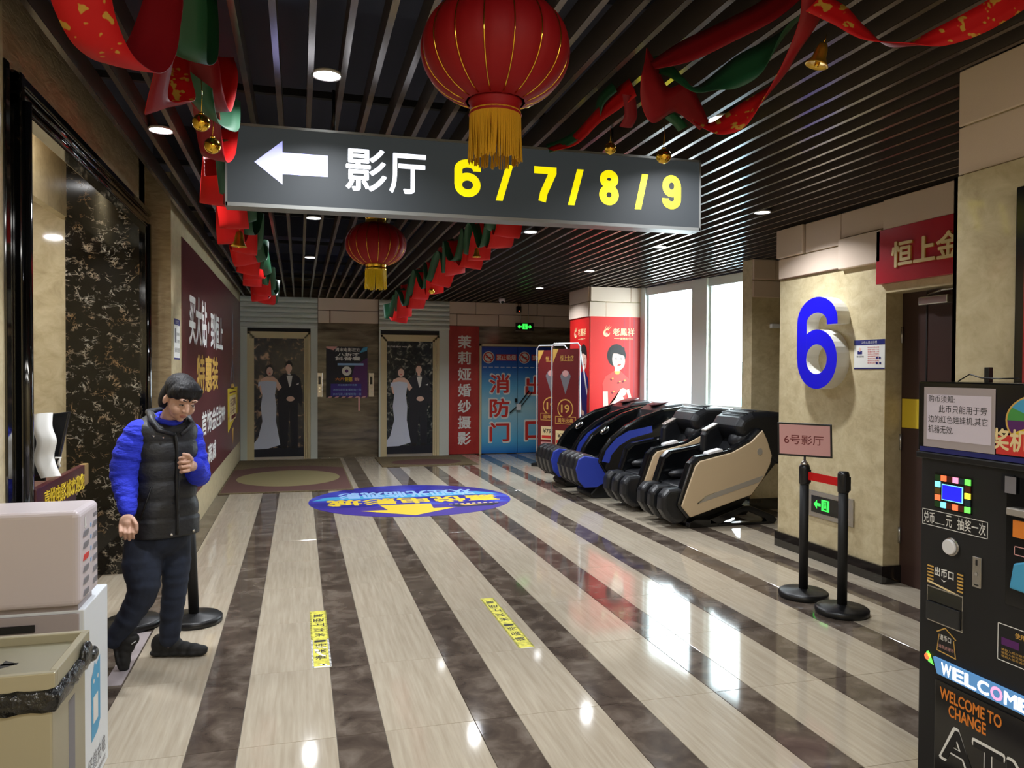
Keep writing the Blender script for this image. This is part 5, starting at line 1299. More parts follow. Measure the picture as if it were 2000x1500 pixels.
# ================================================================== CHANGE MACHINE (right edge)
MX = 2.26
FM = Fr((MX, 0, 0), (0, -1, 0), (0, 0, 1))
cm_ = thing('change_machine', 'black coin change machine with lit buttons and WELCOME strip at the right edge', 'machine', (2.47, 1.84, 0))
MB().box(MX, 2.62, 1.3, 2.385, 0.0, 1.28, 'black_matte').build('cabinet', cm_, 0.006)
tp_ = MB().box(MX - 0.012, 2.62, 1.28, 2.392, 1.285, 1.547, 'black_gloss').build('top_display', cm_, 0.006)
MB().fbox(FM, -2.392, -1.28, 1.262, 1.285, 0, 0.02, 'black_satin').build('ledge', cm_, 0.004)
FT = Fr((MX - 0.0125, 0, 0), (0, -1, 0), (0, 0, 1)); p = MB()
c0 = (-1.885, 1.425)
for i, mm in enumerate(('print_orange', 'print_yellow', 'print_red', 'print_yellow', 'print_teal', 'print_green', 'print_purple', 'print_yellow', 'print_blue', 'print_red', 'print_orange', 'print_purple')):
    a0 = i * PI / 6; p.poly(FT, [c0] + [(c0[0] + .125 * math.cos(a0 + k_ * PI / 18), c0[1] + .085 * math.sin(a0 + k_ * PI / 18)) for k_ in range(4)], mm, 0.001)
p.ell(FT, c0[0], c0[1], .132, .09, 'print_gold', 0.0006, 36).ell(FT, c0[0], c0[1], .02, .014, 'print_orange', 0.0014)
p.poly(FT, [(-2.05, 1.31), (-1.6, 1.31), (-1.6, 1.36), (-1.8, 1.40), (-2.05, 1.37)], 'print_red', 0.0016).text(FT, '抽奖机', -2.14, 1.325, -1.93, 1.395, 'print_cream', 0.002, 0.05).rect(FT, -2.38, 1.288, -1.3, 1.305, 'print_navy', 0.0007)
p.build('wheel_picture', tp_)
nt = thing('paper_notice', 'white taped paper notice about coins on top of the change machine', 'notice', (MX - 0.014, 2.2, 1.3))
MB().fbox(FT, -2.36, -2.055, 1.307, 1.527, 0.001, 0.0022, 'shade_and_sheet_grey').build('backing_sheet', nt)
MB().fbox(FT, -2.345, -2.07, 1.335, 1.50, 0.0024, 0.003, 'notice_sheet').build('sheet', nt)
p = MB()
p.text(FT, '购币须知:', -2.338, 1.472, -2.22, 1.498, 'print_black', 0.0034).text(FT, '此币只能用于旁', -2.29, 1.435, -2.085, 1.463, 'print_black', 0.0034)
p.text(FT, '边的红色娃娃机,其它', -2.338, 1.397, -2.083, 1.425, 'print_black', 0.0034).text(FT, '机器无效.', -2.338, 1.360, -2.225, 1.388, 'print_black', 0.0034)
p.build('handwriting', nt)
# light panel
lpn = MB().fbox(FM, -2.315, -2.155, 1.085, 1.212, 0, 0.004, 'black_gloss').build('light_panel', cm_)
cols = {(0, 0): 'led_dim_green', (1, 0): 'led_red', (2, 0): 'led_dim_red', (3, 0): 'led_pink', (4, 0): 'led_dim_teal', (5, 0): 'led_green',
        (0, 1): 'led_cyan', (5, 1): 'led_dim_red', (0, 2): 'led_dim_amber', (5, 2): 'led_yellow', (0, 3): 'led_red', (5, 3): 'led_dim_teal',
        (0, 4): 'led_dim_green', (1, 4): 'led_cyan', (2, 4): 'led_dim_red', (3, 4): 'led_red', (4, 4): 'led_dim_red', (5, 4): 'led_green'}
for (i, j), mm in cols.items():
    u = -2.311 + i * 0.0262; v = 1.186 - j * 0.0242
    MB().fbox(FM, u, u + 0.022, v, v + 0.0205, 0.004, 0.008, mm).build('light_key', lpn)
MB().fbox(FM, -2.281, -2.190, 1.118, 1.176, 0.004, 0.0065, 'led_cyan').fbox(FM, -2.278, -2.193, 1.121, 1.173, 0.0065, 0.0075, 'glow_blue').build('screen', lpn)
def outline(F, u0, v0, u1, v1, w, m, n):
    q = MB()
    for a_, b_, c_, d_ in ((u0, v0, u1, v0 + w), (u0, v1 - w, u1, v1), (u0, v0, u0 + w, v1), (u1 - w, v0, u1, v1)): q.rect(F, a_, b_, c_, d_, m, n)
    return q
q = outline(FM, -2.375, 1.013, -2.089, 1.072, 0.0025, 'print_white', 0.001)
q.text(FM, '兑币', -2.368, 1.022, -2.318, 1.064, 'print_white', 0.001, 0.02).rect(FM, -2.315, 1.026, -2.272, 1.028, 'print_white', 0.001).text(FM, '元', -2.266, 1.022, -2.24, 1.064, 'print_white', 0.001, 0.02).text(FM, '抽奖一次', -2.215, 1.022, -2.098, 1.064, 'print_white', 0.001, 0.02)
q.build('price_label', cm_)
k_ = MB(); FBt = Fr(FM.p(-2.237, 0.955, 0), FM.U, FM.V)
for r_, n0, n1, mm in ((.033, 0, .008, 'silver'), (.027, .008, .02, 'white_plastic')):
    k_.fprism(FBt, [(r_ * math.cos(i * PI / 14), r_ * math.sin(i * PI / 14)) for i in range(28)], n0, n1, mm)
k_.build('push_button', cm_, 0.003)
MB().fbox(FM, -2.145, -2.11, 0.838, 0.944, 0, 0.006, 'silver').build('coin_slot_plate', cm_, 0.002)
MB().fbox(FM, -2.131, -2.124, 0.915, 0.935, 0.006, 0.007, 'black_matte').fbox(FM, -2.136, -2.119, 0.845, 0.849, 0.006, 0.007, 'black_matte').ell(FM, -2.128, 0.885, .006, .006, 'chrome', 0.0075).build('coin_slot', cm_)
q = MB().rect(FM, -2.347, 0.79, -2.186, 0.872, 'print_black', 0.001)
for i in range(6): q.rect(FM, -2.347, .80 + i * .012, -2.318, .806 + i * .012, 'print_gold', 0.0015).rect(FM, -2.212, .80 + i * .012, -2.186, .806 + i * .012, 'print_gold', 0.0015)
q.text(FM, '出币口', -2.312, 0.835, -2.228, 0.866, 'print_white', 0.002, 0.05).poly(FM, [(-2.285, .828), (-2.27, .818), (-2.255, .828), (-2.27, .823)], 'print_white', 0.002).poly(FM, [(-2.347, .81), (-2.347, .803), (-2.25, .79), (-2.2, .79)][::-1], 'print_cream', 0.002)
q.build('outlet_label', cm_)
MB().fbox(FM, -2.347, -2.186, 0.66, 0.79, 0, 0.002, 'silver').fbox(FM, -2.343, -2.19, 0.665, 0.785, 0.002, 0.003, 'black_gloss').build('coin_outlet', cm_)
MB().fbox(FM, -2.341, -2.192, 0.667, 0.735, 0.003, 0.012, 'screen_dark').build('outlet_flap', cm_, 0.002)
q = MB(); ar = [(-2.30, .56), (-2.29, .625), (-2.302, .63), (-2.262, .655), (-2.212, .625), (-2.222, .618), (-2.212, .555)]
q.poly(FM, ar, 'print_gold', 0.001); q.poly(FM, [(-2.2565 + (a_ + 2.2565) * .90, .605 + (b_ - .605) * .90) for a_, b_ in ar], 'print_black', 0.0015).text(FM, '退币口', -2.285, .605, -2.235, .625, 'print_white', 0.002, 0.02).text(FM, '请取走硬币', -2.29, .575, -2.222, .588, 'print_pink', 0.002)
q.build('arrow_label', cm_)
wb_ = MB().fprism(FM, [(-2.305, .535), (-2.285, .48), (-1.6, .475), (-1.6, .535)][::-1], 0, 0.012, 'print_lightblue').build('welcome_strip', cm_)
mat('glow_welcome', S(60, 110, 160), emit=(0.2, 0.5, 0.95, 1), es=0.25)
wb_.data.materials[0] = M['glow_welcome']
q = MB()
for i, ch in enumerate('WELCOME'):
    q.text(FM, ch, -2.265 + i * .052, .486, -2.222 + i * .052, .528, 'led_pink' if i == 4 else 'glow_white', 0.0125, 0.06)
q.build('lettering', wb_)
q = MB().poly(FM, [(-2.35, .52), (-2.345, .54), (-2.335, .545), (-2.325, .53), (-2.31, .50), (-2.335, .505)], 'led_green', .002).ell(FM, -2.342, .522, .012, .012, 'led_red', .003).ell(FM, -2.33, .53, .007, .007, 'led_yellow', .0035)
q.build('flower_light', cm_)
MB().fbox(FM, -2.30, -1.4, 0.05, .455, 0, .006, 'black_gloss').build('lower_door', cm_, 0.003)
q = MB().text(FM, 'WELCOME TO', -2.275, .395, -2.02, .435, 'print_orange', 0.0068, 0.05).text(FM, 'CHANGE', -2.235, .345, -2.08, .385, 'print_orange', 0.0068, 0.05)
q.text(FM, 'ATM', -2.27, .18, -1.86, .31, 'print_white', 0.0068, 0.06).text(FM, 'ATM', -2.262, .187, -1.868, .303, 'print_black', 0.0074, 0.03)
q.build('door_lettering', cm_)
MB().fbox(FM, -2.016, -1.35, 0.815, 1.24, 0, 0.004, 'black_gloss').build('vending_window', cm_)
q = MB().fbox(FM, -2.03, -1.985, 1.19, 1.245, 0.004, 0.012, 'screen_dark').build('card_reader', cm_)
MB().fbox(FM, -2.015, -1.975, 1.185, 1.24, 0.012, 0.014, 'print_grey').build('price_card', cm_)
MB().fbox(FM, -2.0, -1.9, 1.115, 1.14, 0.004, 0.025, 'silver_trim').build('product_shelf', cm_, 0.004)
MB().fbox(FM, -1.985, -1.9, 1.045, 1.10, 0.004, 0.012, 'print_orange').build('orange_label', cm_)
outline(FM, -1.985, .985, -1.85, 1.015, .003, 'print_pink', .005).build('slot_label', cm_)
MB().fprism(FM, [(-1.99, .875), (-1.975, .96), (-1.93, .975), (-1.88, .96), (-1.88, .87)][::-1], .004, .02, 'print_teal').build('blue_packet', cm_, 0.006)
q = outline(FM, -2.045, .62, -1.80, .745, .003, 'print_white', .001); q.text(FM, '使用说明', -1.98, .712, -1.90, .73, 'print_gold', .0012, .02).rect(FM, -2.03, .675, -1.965, .70, 'print_purple', .0012)
for i in range(3): q.text(FM, '请投入纸币或扫码支付', -2.03, .65 - i * .011 + .006, -1.90, .658 - i * .011 + .006, 'print_gold', .0012)
q.build('instruction_label', cm_)
an = thing('phone_stand', 'small black stand with a thin cable on top of the change machine', 'stand', (2.35, 2.19, 1.547))
MB().box(2.34, 2.36, 2.17, 2.19, 1.547, 1.60, 'black_satin').build('post', an, 0.002)
MB().tube([(2.34, 2.30, 1.549), (2.34, 2.25, 1.575), (2.34, 2.2, 1.562), (2.34, 2.13, 1.56), (2.34, 2.05, 1.562)], 0.0025, 'black_satin', 6).build('cable', an)

# ================================================================== LEFT FOREGROUND
pb_ = thing('power_bank_station', 'white power bank rental station with slots on its side, left foreground', 'machine', (-0.94, 3.16, 0.71))
MB().box(-1.13, -0.752, 3.03, 3.30, 0.735, 1.075, 'pink_white').build('station_body', pb_, 0.022, seg=4)
FSd = Fr((-0.752, 0, 0), (0, 1, 0), (0, 0, 1))
for c_, (y0, y1) in enumerate(((3.075, 3.145), (3.205, 3.265))):
    for r_ in range(6):
        z = 0.985 - r_ * 0.043 + (0.012 if c_ else 0)
        mm = 'print_red' if (c_ == 0 and r_ == 2) else 'print_grey'
        MB().fprism(FSd, [(y0, z - .012), (y0 + .01, z + .004), (y0 + .02, z + .008), (y1, z + .008), (y1, z - .004), (y1 - .01, z - .012)][::-1], 0.0005, 0.003, mm).build('power_bank_slot', pb_)
        if c_ and r_ < 4: MB().fbox(FSd, y0 - .03, y0 - .018, z - .006, z + .008, 0.0003, 0.002, 'print_lightblue').build('slot_light', pb_)
MB().poly(FSd, [(3.10, 1.01), (3.10, 1.04), (3.115, 1.045), (3.115, 1.015), (3.125, 1.012), (3.108, .998), (3.09, 1.01)], 'print_white', .001).rect(FSd, 3.22, 1.02, 3.27, 1.035, 'print_grey', .001).build('side_print', pb_)
cbn = thing('station_cabinet', 'white cabinet with blue logo carrying the power bank station', 'cabinet', (-0.94, 3.25, 0))
MB().box(-1.13, -0.75, 3.08, 3.43, 0.0, 0.71, 'white_paint').build('cabinet_body', cbn, 0.004)
MB().box(-1.12, -0.765, 3.07, 3.08, 0.02, 0.70, 'shade_and_sheet_grey').build('front_panel', cbn, 0.002)  # the front's shade is put into this greyer colour
MB().box(-1.08, -0.77, 3.08, 3.27, 0.71, 0.735, 'shade_and_sheet_grey').build('mounting_plate', cbn)
MB().box(-1.02, -0.905, 3.062, 3.07, 0.645, 0.67, 'black_matte').build('front_slot', cbn)
FCb = Fr((-0.75, 0, 0), (0, 1, 0), (0, 0, 1)); q = MB()
q.poly(FCb, [(3.17, .18), (3.17, .42), (3.20, .44), (3.22, .47), (3.24, .45), (3.28, .46), (3.30, .47), (3.30, .22), (3.26, .19)], 'print_teal', .001)
q.rect(FCb, 3.195, .24, 3.265, .34, 'print_white', .0015).ell(FCb, 3.205, .40, .009, .009, 'print_white', .0015).ell(FCb, 3.265, .40, .009, .009, 'print_white', .0015)
q.text(FCb, '怪兽充电', 3.12, .06, 3.38, .13, 'print_grey', .001).text(FCb, '共享充电宝随借随还', 3.14, .025, 3.38, .045, 'print_grey', .001)
q.build('logo_print', cbn)
# trash bin
tb2 = thing('trash_bin', 'brushed steel trash bin with black bag rim in the bottom left corner', 'bin', (-0.82, 2.38, 0))
MB().box(-1.05, -0.615, 2.215, 2.535, 0.0, 0.715, 'steel_pale').build('bin_body', tb2, 0.006)
ld = MB()
for (a_, b_, c_, d_) in ((-1.06, -0.605, 2.205, 2.225), (-1.06, -0.605, 2.525, 2.545), (-1.06, -1.04, 2.225, 2.525), (-0.625, -0.605, 2.225, 2.525)):
    ld.box(a_, b_, c_, d_, 0.755, 0.80, 'steel_pale')
ld.build('lid_rim', tb2, 0.003)
MB().box(-1.04, -0.625, 2.225, 2.525, 0.765, 0.775, 'steel').build('lid_tray', tb2)
q = MB(); F_ = Fr((-0.98, 2.30, 0.7752), (1, 0, 0), (0, 1, 0))
q.rect(F_, 0.02, 0.0, 0.2, 0.012, 'print_black', .0005).rect(F_, 0.02, 0.06, 0.24, 0.075, 'print_black', .0005).poly(F_, [(0.24, .068), (0.2, .10), (0.2, .035)], 'print_black', .0005).rect(F_, .18, 0.0, .2, .04, 'print_black', .0005)
q.build('lid_print', tb2)
bg = MB(); rr = random.Random(4); rings = []
per = [(-1.055, 2.21), (-0.61, 2.21), (-0.61, 2.54), (-1.055, 2.54)]
pp = []
for i in range(4):
    a_, b_ = per[i], per[(i + 1) % 4]
    for j in range(16): pp.append((a_[0] + (b_[0] - a_[0]) * j / 16, a_[1] + (b_[1] - a_[1]) * j / 16))
cx, cy = -0.832, 2.375; K = len(pp); vs = []
for lv, z in enumerate((0.757, 0.745, 0.73, 0.715, 0.70)):
    for i, (x, y) in enumerate(pp):
        b2 = (0.004, 0.014, 0.016, 0.012, 0.006)[lv] * rr.uniform(0.4, 1.3)
        dx, dy = x - cx, y - cy; l_ = math.hypot(dx, dy); vs.append((x + dx / l_ * b2, y + dy / l_ * b2, z + rr.uniform(-.004, .004)))
bg.add(vs, [(l_ * K + i, l_ * K + (i + 1) % K, (l_ + 1) * K + (i + 1) % K, (l_ + 1) * K + i) for l_ in range(4) for i in range(K)], 'bag_plastic', True)
bg.build('bag_rim', tb2, solid=0.003)
MB().ball((-0.597, 2.47, 0.752), (0.014, 0.05, 0.035), 'bag_plastic').ball((-0.592, 2.52, 0.735), (0.016, 0.03, 0.022), 'bag_plastic').ball((-0.6, 2.40, 0.735), (0.012, 0.06, 0.022), 'bag_plastic').build('bag_knot', tb2)
MB().fbox(Fr((-0.615, 0, 0), (0, 1, 0), (0, 0, 1)), 2.36, 2.42, 0.3, 0.66, 0.0, 0.001, 'print_grey').build('side_sticker', tb2)

# lectern with receipt printer
lc = thing('lectern', 'dark lectern with a burgundy gold lettered name board in the portal', 'lectern', (-1.28, 4.14, 0))
MB().box(-1.50, -1.13, 3.80, 4.50, 0.0, 0.99, 'lectern_burgundy').build('lectern_body', lc, 0.008)
FLc = Fr((-1.1, 0, 0), (0, 1, 0), (0, 0, 1))
MB().fprism(FLc, [(3.76, .90), (4.2, .91), (4.54, .98), (4.54, 1.07), (3.76, 1.055)], -0.03, 0.0, 'lectern_burgundy').build('name_board', lc, 0.004)
MB().fprism(FLc, [(4.545, .955), (4.62, .96), (4.62, 1.07), (4.545, 1.07)], -0.03, 0.0, 'lectern_wood').build('board_end', lc, 0.004)
MB().text(FLc, '嘉悦电影城欢迎您', 3.86, 0.945, 4.52, 1.03, 'print_yellow', 0.001, 0.0, 0.003).build('lettering', lc)
MB().box(-1.50, -1.13, 3.76, 4.52, 0.99, 1.01, 'lectern_burgundy').build('lectern_top', lc, 0.004)
mn = thing('monitor', 'dark grey screen standing on the lectern behind the receipt', 'screen', (-1.27, 4.02, 1.01))
o_ = at(36, 928, 4.05); FMo = Fr(o_, (1, 0, 0), (0, 0.12, 1))
MB().fprism(FMo, [(-0.05, -0.02), (.155, .0), (.205, .295), (-0.02, .265)], -0.03, 0, 'screen_dark').build('screen', mn, 0.006)
MB().fprism(FMo, [(0.03, -.03), (.10, -.03), (.10, .05), (.04, .05)], -0.05, -0.03, 'black_satin').build('screen_foot', mn)
MB().text(Fr(FMo.p(0, 0, 0.0005), FMo.U, FMo.V), '8', 0.0, 0.15, 0.02, 0.19, 'print_white', 0.0, 0.02).build('logo_print', mn)
rp = thing('receipt_paper', 'curling white receipt paper hanging over the lectern screen', 'paper', at(85, 870, 3.9))
ribbon(A([(84, 808, 3.93), (83, 835, 3.88), (91, 862, 3.84), (86, 892, 3.83), (92, 915, 3.80), (100, 932, 3.78)]), [V3((.040, 0, 0.004))] * 6, 'print_white', 'paper_strip', rp)
MB().tube(A([(108, 895, 3.9), (118, 894, 3.9), (114, 905, 3.9), (118, 912, 3.9)]), 0.006, 'print_white', 6).build('paper_curl', rp)

# ================================================================== PERSON
pe = thing('person', 'short-haired person in black quilted vest, blue sweater and dark jeans walking right, looking down', 'person', (-0.72, 4.5, 0))
Z3 = V3((0, 0, 1))
yaw = Matrix.Rotation(math.radians(30), 3, 'Z')
HC = at(352, 777, 4.36)
HR = Matrix.Rotation(math.radians(36), 3, 'Z') @ Matrix.Rotation(math.radians(27), 3, 'X') @ Matrix.Rotation(math.radians(6), 3, 'Y')
def hp(x, y, z): return HC + HR @ V3((x, y, z))
bd = MB()
def hb(x, y, z, rx, ry, rz, mb=None): (mb or bd).ball(hp(x, y, z), (rx, ry, rz), 'skin', HR, 24, 16)
hb(0, .01, .03, .074, .090, .083); hb(0, -.022, -.02, .063, .066, .075); hb(0, -.035, -.068, .046, .046, .036); hb(0, -.062, -.092, .018, .017, .015)
bd.tube([hp(0, -.082, .010), hp(0, -.090, -.012), hp(0, -.097, -.030)], [.006, .008, .011], 'skin', 10)
bd.ball(hp(0, -.096, -.032), .0115, 'skin')
for s_ in (-1, 1):
    hb(s_ * .011, -.089, -.035, .008, .009, .007); hb(s_ * .036, -.055, -.035, .028, .028, .034); hb(s_ * .029, -.076, .024, .024, .014, .010); hb(s_ * .072, .010, -.020, .010, .016, .026)
hb(0, -.080, -.061, .019, .010, .0055); hb(0, -.078, -.070, .015, .010, .0065)
NB = at(322, 850, 4.46)
bd.cap([hp(0, .02, -.06), NB + V3((0, 0, .02)), NB + V3((0, .02, -.06))], [.048, .050, .07], 'skin')
Sr = at(268, 842, 4.38); Er = at(243, 925, 4.36); Wr = at(250, 1002, 4.25)
Sl = at(372, 848, 4.53); El = at(388, 926, 4.50); Wl = at(376, 910, 4.29)
PV = at(318, 1040, 4.48)
Hr = at(282, 1050, 4.46); Kr = at(284, 1152, 4.40); Ar = at(224, 1252, 4.42)
Hl = at(340, 1050, 4.52); Kl = at(342, 1140, 4.52); Al = at(331, 1236, 4.56)
bd.cap([NB, Sr], [.05, .045], 'skin'); bd.cap([NB, Sl], [.05, .045], 'skin')
bd.cap([NB + V3((0, 0, -.05)), (NB + PV) * .5, PV], [.09, .09, .10], 'skin')
bd.cap([Sr, Er, Wr], [.045, .036, .026], 'skin'); bd.cap([Sl, El, Wl], [.045, .036, .026], 'skin')
bd.cap([PV, Hr, Kr, Ar], [.09, .08, .05, .034], 'skin'); bd.cap([PV, Hl, Kl, Al, Al + V3((0, 0, -.06))], [.09, .08, .05, .034, .034], 'skin')
# right hand, hanging and slightly curled
pa = at(249, 1022, 4.215)
Rp = Matrix.Rotation(math.radians(10), 3, 'Z')
bd.ball(pa, (.040, .018, .048), 'skin', Rp, 20, 12); bd.cap([Wr, pa], [.026, .026], 'skin')
for i, (u, l_) in enumerate(((234, .74), (242.4, .92), (250.8, 1.0), (259, .88))):
    k0 = at(u + 1, 1026, 4.205); k1 = at(u + 1, 1028 + 14 * l_, 4.180); k2 = at(u + 1.5, 1028 + 22 * l_, 4.192); k3 = at(u + 2, 1028 + 27 * l_, 4.215)
    bd.cap([k0, k1, k2, k3], [.0092, .0086, .0080, .0070], 'skin', 10)
bd.cap([at(260, 1014, 4.21), at(266, 1024, 4.19), at(267, 1035, 4.185), at(266, 1040, 4.19)], [.012, .011, .0095, .0085], 'skin', 10)
# left hand, closed at the vest front
pl = at(366, 908, 4.235)
bd.ball(pl, (.034, .034, .040), 'skin', None, 20, 12); bd.cap([Wl, pl], [.027, .028], 'skin')
for i in range(4):
    v = 893 + i * 8.9; e_ = (0, 1.5, 1, -2)[i]
    bd.cap([at(368, v, 4.20), at(357 - e_, v + 1, 4.185), at(351 - e_, v + 2, 4.20), at(353 - e_, v + 3, 4.225)], [.0092, .0092, .0088, .0080], 'skin', 10)
bd.cap([at(374, 897, 4.21), at(368, 889, 4.19), at(359, 887, 4.185)], [.012, .0105, .009], 'skin', 10)
body, off = remesh(bd, 'body', pe, 0.0038, 4)
# lips coloured by where they are on the face
body.data.materials.append(M['lips']); HRi = HR.inverted()
for pg in body.data.polygons:
    q_ = HRi @ (pg.center + off - HC)
    if abs(q_.x) < .019 - abs(q_.z + .066) * .9 and -.076 < q_.z < -.057 and q_.y < -.072: pg.material_index = 1
ey = MB()
for s_ in (-1, 1):
    ey.ball(hp(s_ * .030, -.0780, -.002), (.0130, .006, .0036), 'eye_white', HR, 16, 10).ball(hp(s_ * .030 + .002, -.0820, -.0025), (.0062, .004, .0036), 'eye_dark', HR, 12, 8)
    ey.tube([hp(s_ * .030 - .015, -.079, -.002), hp(s_ * .030, -.0855, .003), hp(s_ * .030 + .015, -.076, -.002)], .0018, 'eye_dark', 6)
ey.build('eyes', pe)
br = MB()
for s_ in (-1, 1): br.tube([hp(s_ * .014, -.090, .023), hp(s_ * .030, -.090, .029), hp(s_ * .048, -.078, .024)], [.0022, .0028, .0014], 'hair', 6)
br.build('eyebrows', pe)
hr = MB()
def hh(x, y, z, rx, ry, rz): hr.ball(hp(x, y, z), (rx, ry, rz), 'hair', HR, 24, 16)
hh(0, .022, .046, .080, .092, .078); hh(0, .048, -.022, .070, .055, .092); hh(0, -.030, .070, .070, .058, .048)
for s_ in (-1, 1): hh(s_ * .048, -.035, .052, .032, .046, .042); hh(s_ * .062, .045, -.015, .020, .036, .070); hh(s_ * .068, -.012, .030, .012, .030, .030)
for i in range(13):
    x = -.060 + i * .010; hr.cap([hp(x * .9, -.070, .082), hp(x, -.088 + abs(x) * .38, .052), hp(x * 1.06, -.088 + abs(x) * .45, .022 + .007 * (i % 3))], [.012, .008, .0035], 'hair', 8)
hair, _ = remesh(hr, 'hair', pe, 0.004, 2)
# sweater: sleeves with folds, hem at the neck
sw = MB()
def sleeve(pts, rad, k_=5):
    c = cat([V3(p) for p in pts], k_); r_ = []
    segs = len(pts) - 1
    for i in range(len(c)):
        f_ = i / k_; a_ = min(int(f_), segs - 1); t_ = f_ - a_
        r_.append((rad[a_] * (1 - t_) + rad[a_ + 1] * t_) * (1 + .07 * math.sin(i * 2.1)))
    sw.tube(c, r_, 'blue_sweater', 20)
    for p_, q_ in zip(c[::2], r_[::2]): sw.ball(p_, q_ * .985, 'blue_sweater')
Sr2 = at(272, 846, 4.39)
sleeve([Sr2, (Sr2 + Er) * .5 + V3((-.012, 0, 0)), Er + V3((0, 0, 0)), (Er + Wr) * .5, Wr + V3((0, 0, .012))], [.074, .078, .070, .056, .041], 6)
sleeve([Sl, (Sl + El) * .5, El, (El + Wl) * .5 + V3((0, 0, -.01)), Wl + V3((.012, .03, 0))], [.065, .062, .062, .055, .043], 6)
sw.ball(NB + V3((0, 0, -.08)), (.13, .09, .10), 'blue_sweater', yaw); sw.ball(NB + V3((.01, -.01, .0)), (.060, .052, .035), 'blue_sweater')
remesh(sw, 'sweater', pe, 0.007, 3)
nc = at(329, 838, 4.425); nc.z = 1.318
MB().tube([nc + yaw @ V3((.060 * math.cos(2 * PI * i / 24), .056 * math.sin(2 * PI * i / 24), .022 * math.sin(2 * PI * i / 24))) for i in range(24)], .015, 'blue_sweater', 10, closed=True).build('sweater_collar', pe)
# quilted vest: stacked puffy bands around the torso
vm = MB(); vs = []; NZ = 66; NA = 56
prof = [(.695, .158, .118, 322), (.78, .160, .122, 322), (.90, .150, .116, 322), (1.02, .146, .112, 322), (1.12, .152, .112, 324), (1.20, .158, .108, 322), (1.26, .158, .100, 320), (1.295, .148, .090, 320), (1.325, .100, .078, 323), (1.345, .078, .068, 325), (1.36, .074, .064, 327)]
cz = [(.70, 4.47), (1.3, 4.45), (1.4, 4.43)]
def itp(z, j):
    for a_, b_ in zip(prof, prof[1:]):
        if a_[0] <= z <= b_[0]: t_ = (z - a_[0]) / (b_[0] - a_[0]); return a_[j] * (1 - t_) + b_[j] * t_
    return prof[-1][j]
for i in range(NZ + 1):
    z = .695 + (1.36 - .695) * i / NZ
    px_ = itp(z, 3); yc_ = 4.475 - .03 * (z - .7)
    c = at(px_, 900, yc_); c.z = z
    q_ = abs(math.sin(PI * (z - .79) / .102)) if z > .79 else 1
    for j in range(NA):
        a_ = 2 * PI * j / NA
        bul = .014 * (q_ ** .5) if z < 1.30 else 0.006
        x = (itp(z, 1) + bul) * math.copysign(abs(math.cos(a_)) ** .85, math.cos(a_)); y = (itp(z, 2) + bul) * math.copysign(abs(math.sin(a_)) ** .85, math.sin(a_))
        if i < 8 and math.sin(a_) < 0: z2 = z
        vs.append(c + yaw @ V3((x, y, 0)) + V3((0, 0, -.075 * max(0, -math.sin(a_)) ** 1.5 * max(0, (z - 1.29) / .07))))
fs = [(i * NA + j, i * NA + (j + 1) % NA, (i + 1) * NA + (j + 1) % NA, (i + 1) * NA + j) for i in range(NZ) for j in range(NA)]
vm.add(vs, fs, 'vest_black', True)
vest = vm.build('vest', pe, solid=0.008)
mat('lips', S(178, 118, 106), 0.5)
body.data.materials[1] = M['lips']
def vf(a_deg, z, d=0.0):
    a_ = math.radians(a_deg); c = at(itp(z, 3), 900, 4.475 - .03 * (z - .7)); c.z = z
    b2 = .014 if z < 1.3 else .006
    return c + yaw @ V3(((itp(z, 1) + b2 + d) * math.copysign(abs(math.cos(a_)) ** .85, math.cos(a_)), (itp(z, 2) + b2 + d) * math.copysign(abs(math.sin(a_)) ** .85, math.sin(a_)), 0))
MB().tube([vf(-88, z_ / 100, .004) for z_ in range(71, 126, 3)], .009, 'black_matte', 8).build('zip_placket', vest)
vd = MB().tube([vf(-88, 1.235, .004), vf(-110, 1.265, .006), vf(-135, 1.315, .006), vf(-170, 1.345, .006), vf(150, 1.35, .006), vf(90, 1.36, .006), vf(40, 1.35, .006), vf(-10, 1.325, .006), vf(-50, 1.285, .006), vf(-80, 1.235, .004)], [.010, .014, .017, .018, .018, .018, .018, .017, .014, .010], 'vest_black', 10)
vd.build('collar', vest)
for a_, z_ in ((-118, 1.235), (-104, 1.225)):
    MB().ball(vf(a_, z_, .016), .0065, 'chrome').build('snap', vest)
MB().tube([vf(-150, .80, .004), vf(-128, .97, .004)], .005, 'black_matte', 6).build('pocket_welt', vest)
for a_ in (-95, -60): MB().ball(vf(a_, .715, .008), .009, 'silver').build('hem_toggle', vest)
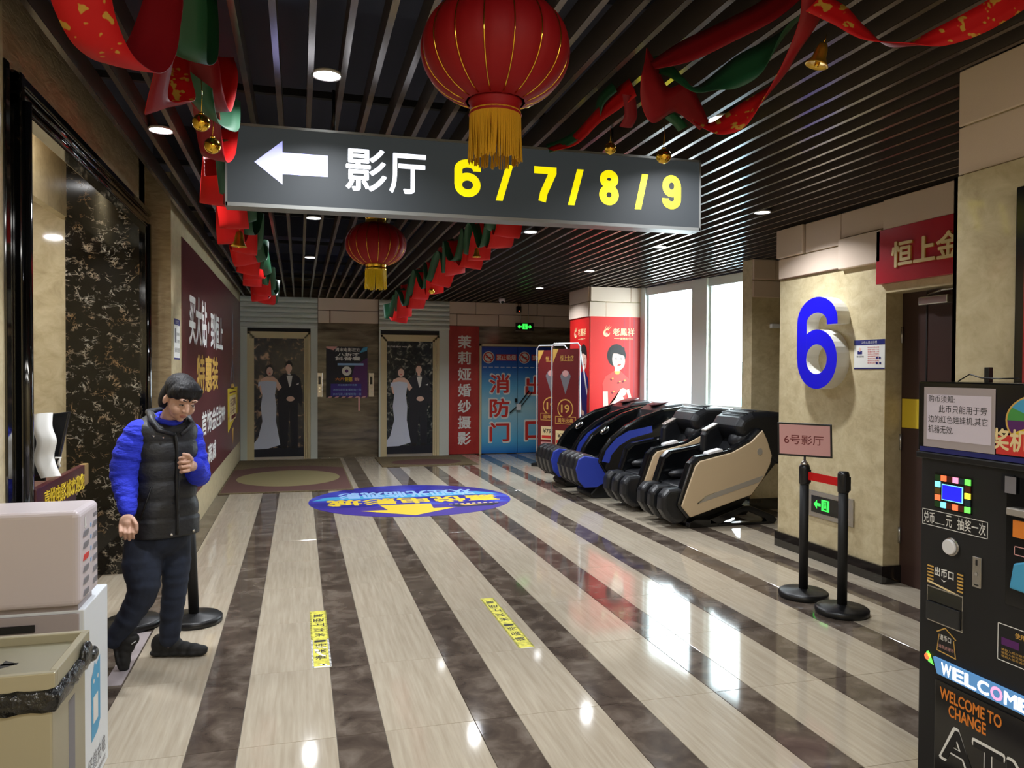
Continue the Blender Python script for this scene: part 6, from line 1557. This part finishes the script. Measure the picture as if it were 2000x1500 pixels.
# jeans
tr_ = MB()
tr_.ball(PV + V3((0, 0, -.02)), (.142, .112, .12), 'navy_jeans', yaw, 24, 14)
def leg(pts, rad, kneez):
    c = cat([V3(p) for p in pts], 6); r_ = []
    for i in range(len(c)):
        f_ = i / 6; a_ = min(int(f_), len(pts) - 2); t_ = f_ - a_
        r_.append((rad[a_] * (1 - t_) + rad[a_ + 1] * t_) * (1 + .045 * math.sin(i * 2.4) * (i > 4)))
    tr_.tube(c, r_, 'navy_jeans', 20)
    for p_, q_ in zip(c[::2], r_[::2]): tr_.ball(p_, q_ * .985, 'navy_jeans')
leg([Hr, (Hr + Kr) * .5 + V3((-.012, -.01, 0)), Kr + V3((-.01, -.005, 0)), (Kr + Ar) * .5, Ar + V3((0, 0, .01))], [.096, .098, .078, .062, .050], 0)
leg([Hl, (Hl + Kl) * .5 + V3((.004, 0, 0)), Kl, (Kl + Al) * .5, Al + V3((0, 0, -.03))], [.086, .080, .066, .062, .052], 0)
remesh(tr_, 'jeans', pe, 0.008, 3)
# shoes
def shoe(heel, toe, up, nm):
    q = MB(); heel = V3(heel); toe = V3(toe); d = (toe - heel); L_ = d.length; d.normalize(); up = (V3(up) - d * V3(up).dot(d)).normalized(); sd = d.cross(up)
    R_ = Matrix((d, sd, up)).transposed()
    P_ = lambda a_, s_, u_: heel + d * (a_ * L_) + sd * s_ + up * u_
    for a_, w_, h_, u_ in ((.08, .034, .016, .018), (.25, .036, .016, .018), (.42, .036, .015, .018), (.6, .042, .015, .018), (.78, .044, .016, .018), (.92, .036, .016, .019)):
        q.ball(P_(a_, 0, u_), (.042, w_, h_ + .004), 'rubber', R_, 16, 10)
    for a_, w_, h_, u_ in ((.12, .036, .062, .062), (.26, .038, .070, .068), (.42, .037, .050, .058), (.60, .038, .032, .046), (.78, .038, .026, .040), (.92, .030, .022, .034)):
        q.ball(P_(a_, 0, u_), (.045, w_, h_), 'rubber', R_, 16, 10)
    s, _ = remesh(q, 'shoe', pe, 0.006, 3)
    lc_ = MB()
    for k2 in range(3): lc_.tube([P_(.40 + k2 * .07, -.025, .088 - k2 * .010), P_(.42 + k2 * .07, 0, .101 - k2 * .012), P_(.40 + k2 * .07, .025, .088 - k2 * .010)], .003, 'black_leather', 6)
    lc_.tube([P_(.36, 0, .10), P_(.33, .02, .125), P_(.38, .03, .105)], .0025, 'white_plastic', 6)
    lc_.build('laces', s)
    return s
s1 = shoe((Al.x - .085, Al.y + .02, .002), (Al.x + .18, Al.y - .03, .002), Z3, 'l')
s2 = shoe((Ar.x - .02, Ar.y + .02, .175), (Ar.x + .02, Ar.y + .0, .012), (.9, -.2, .2), 'r')
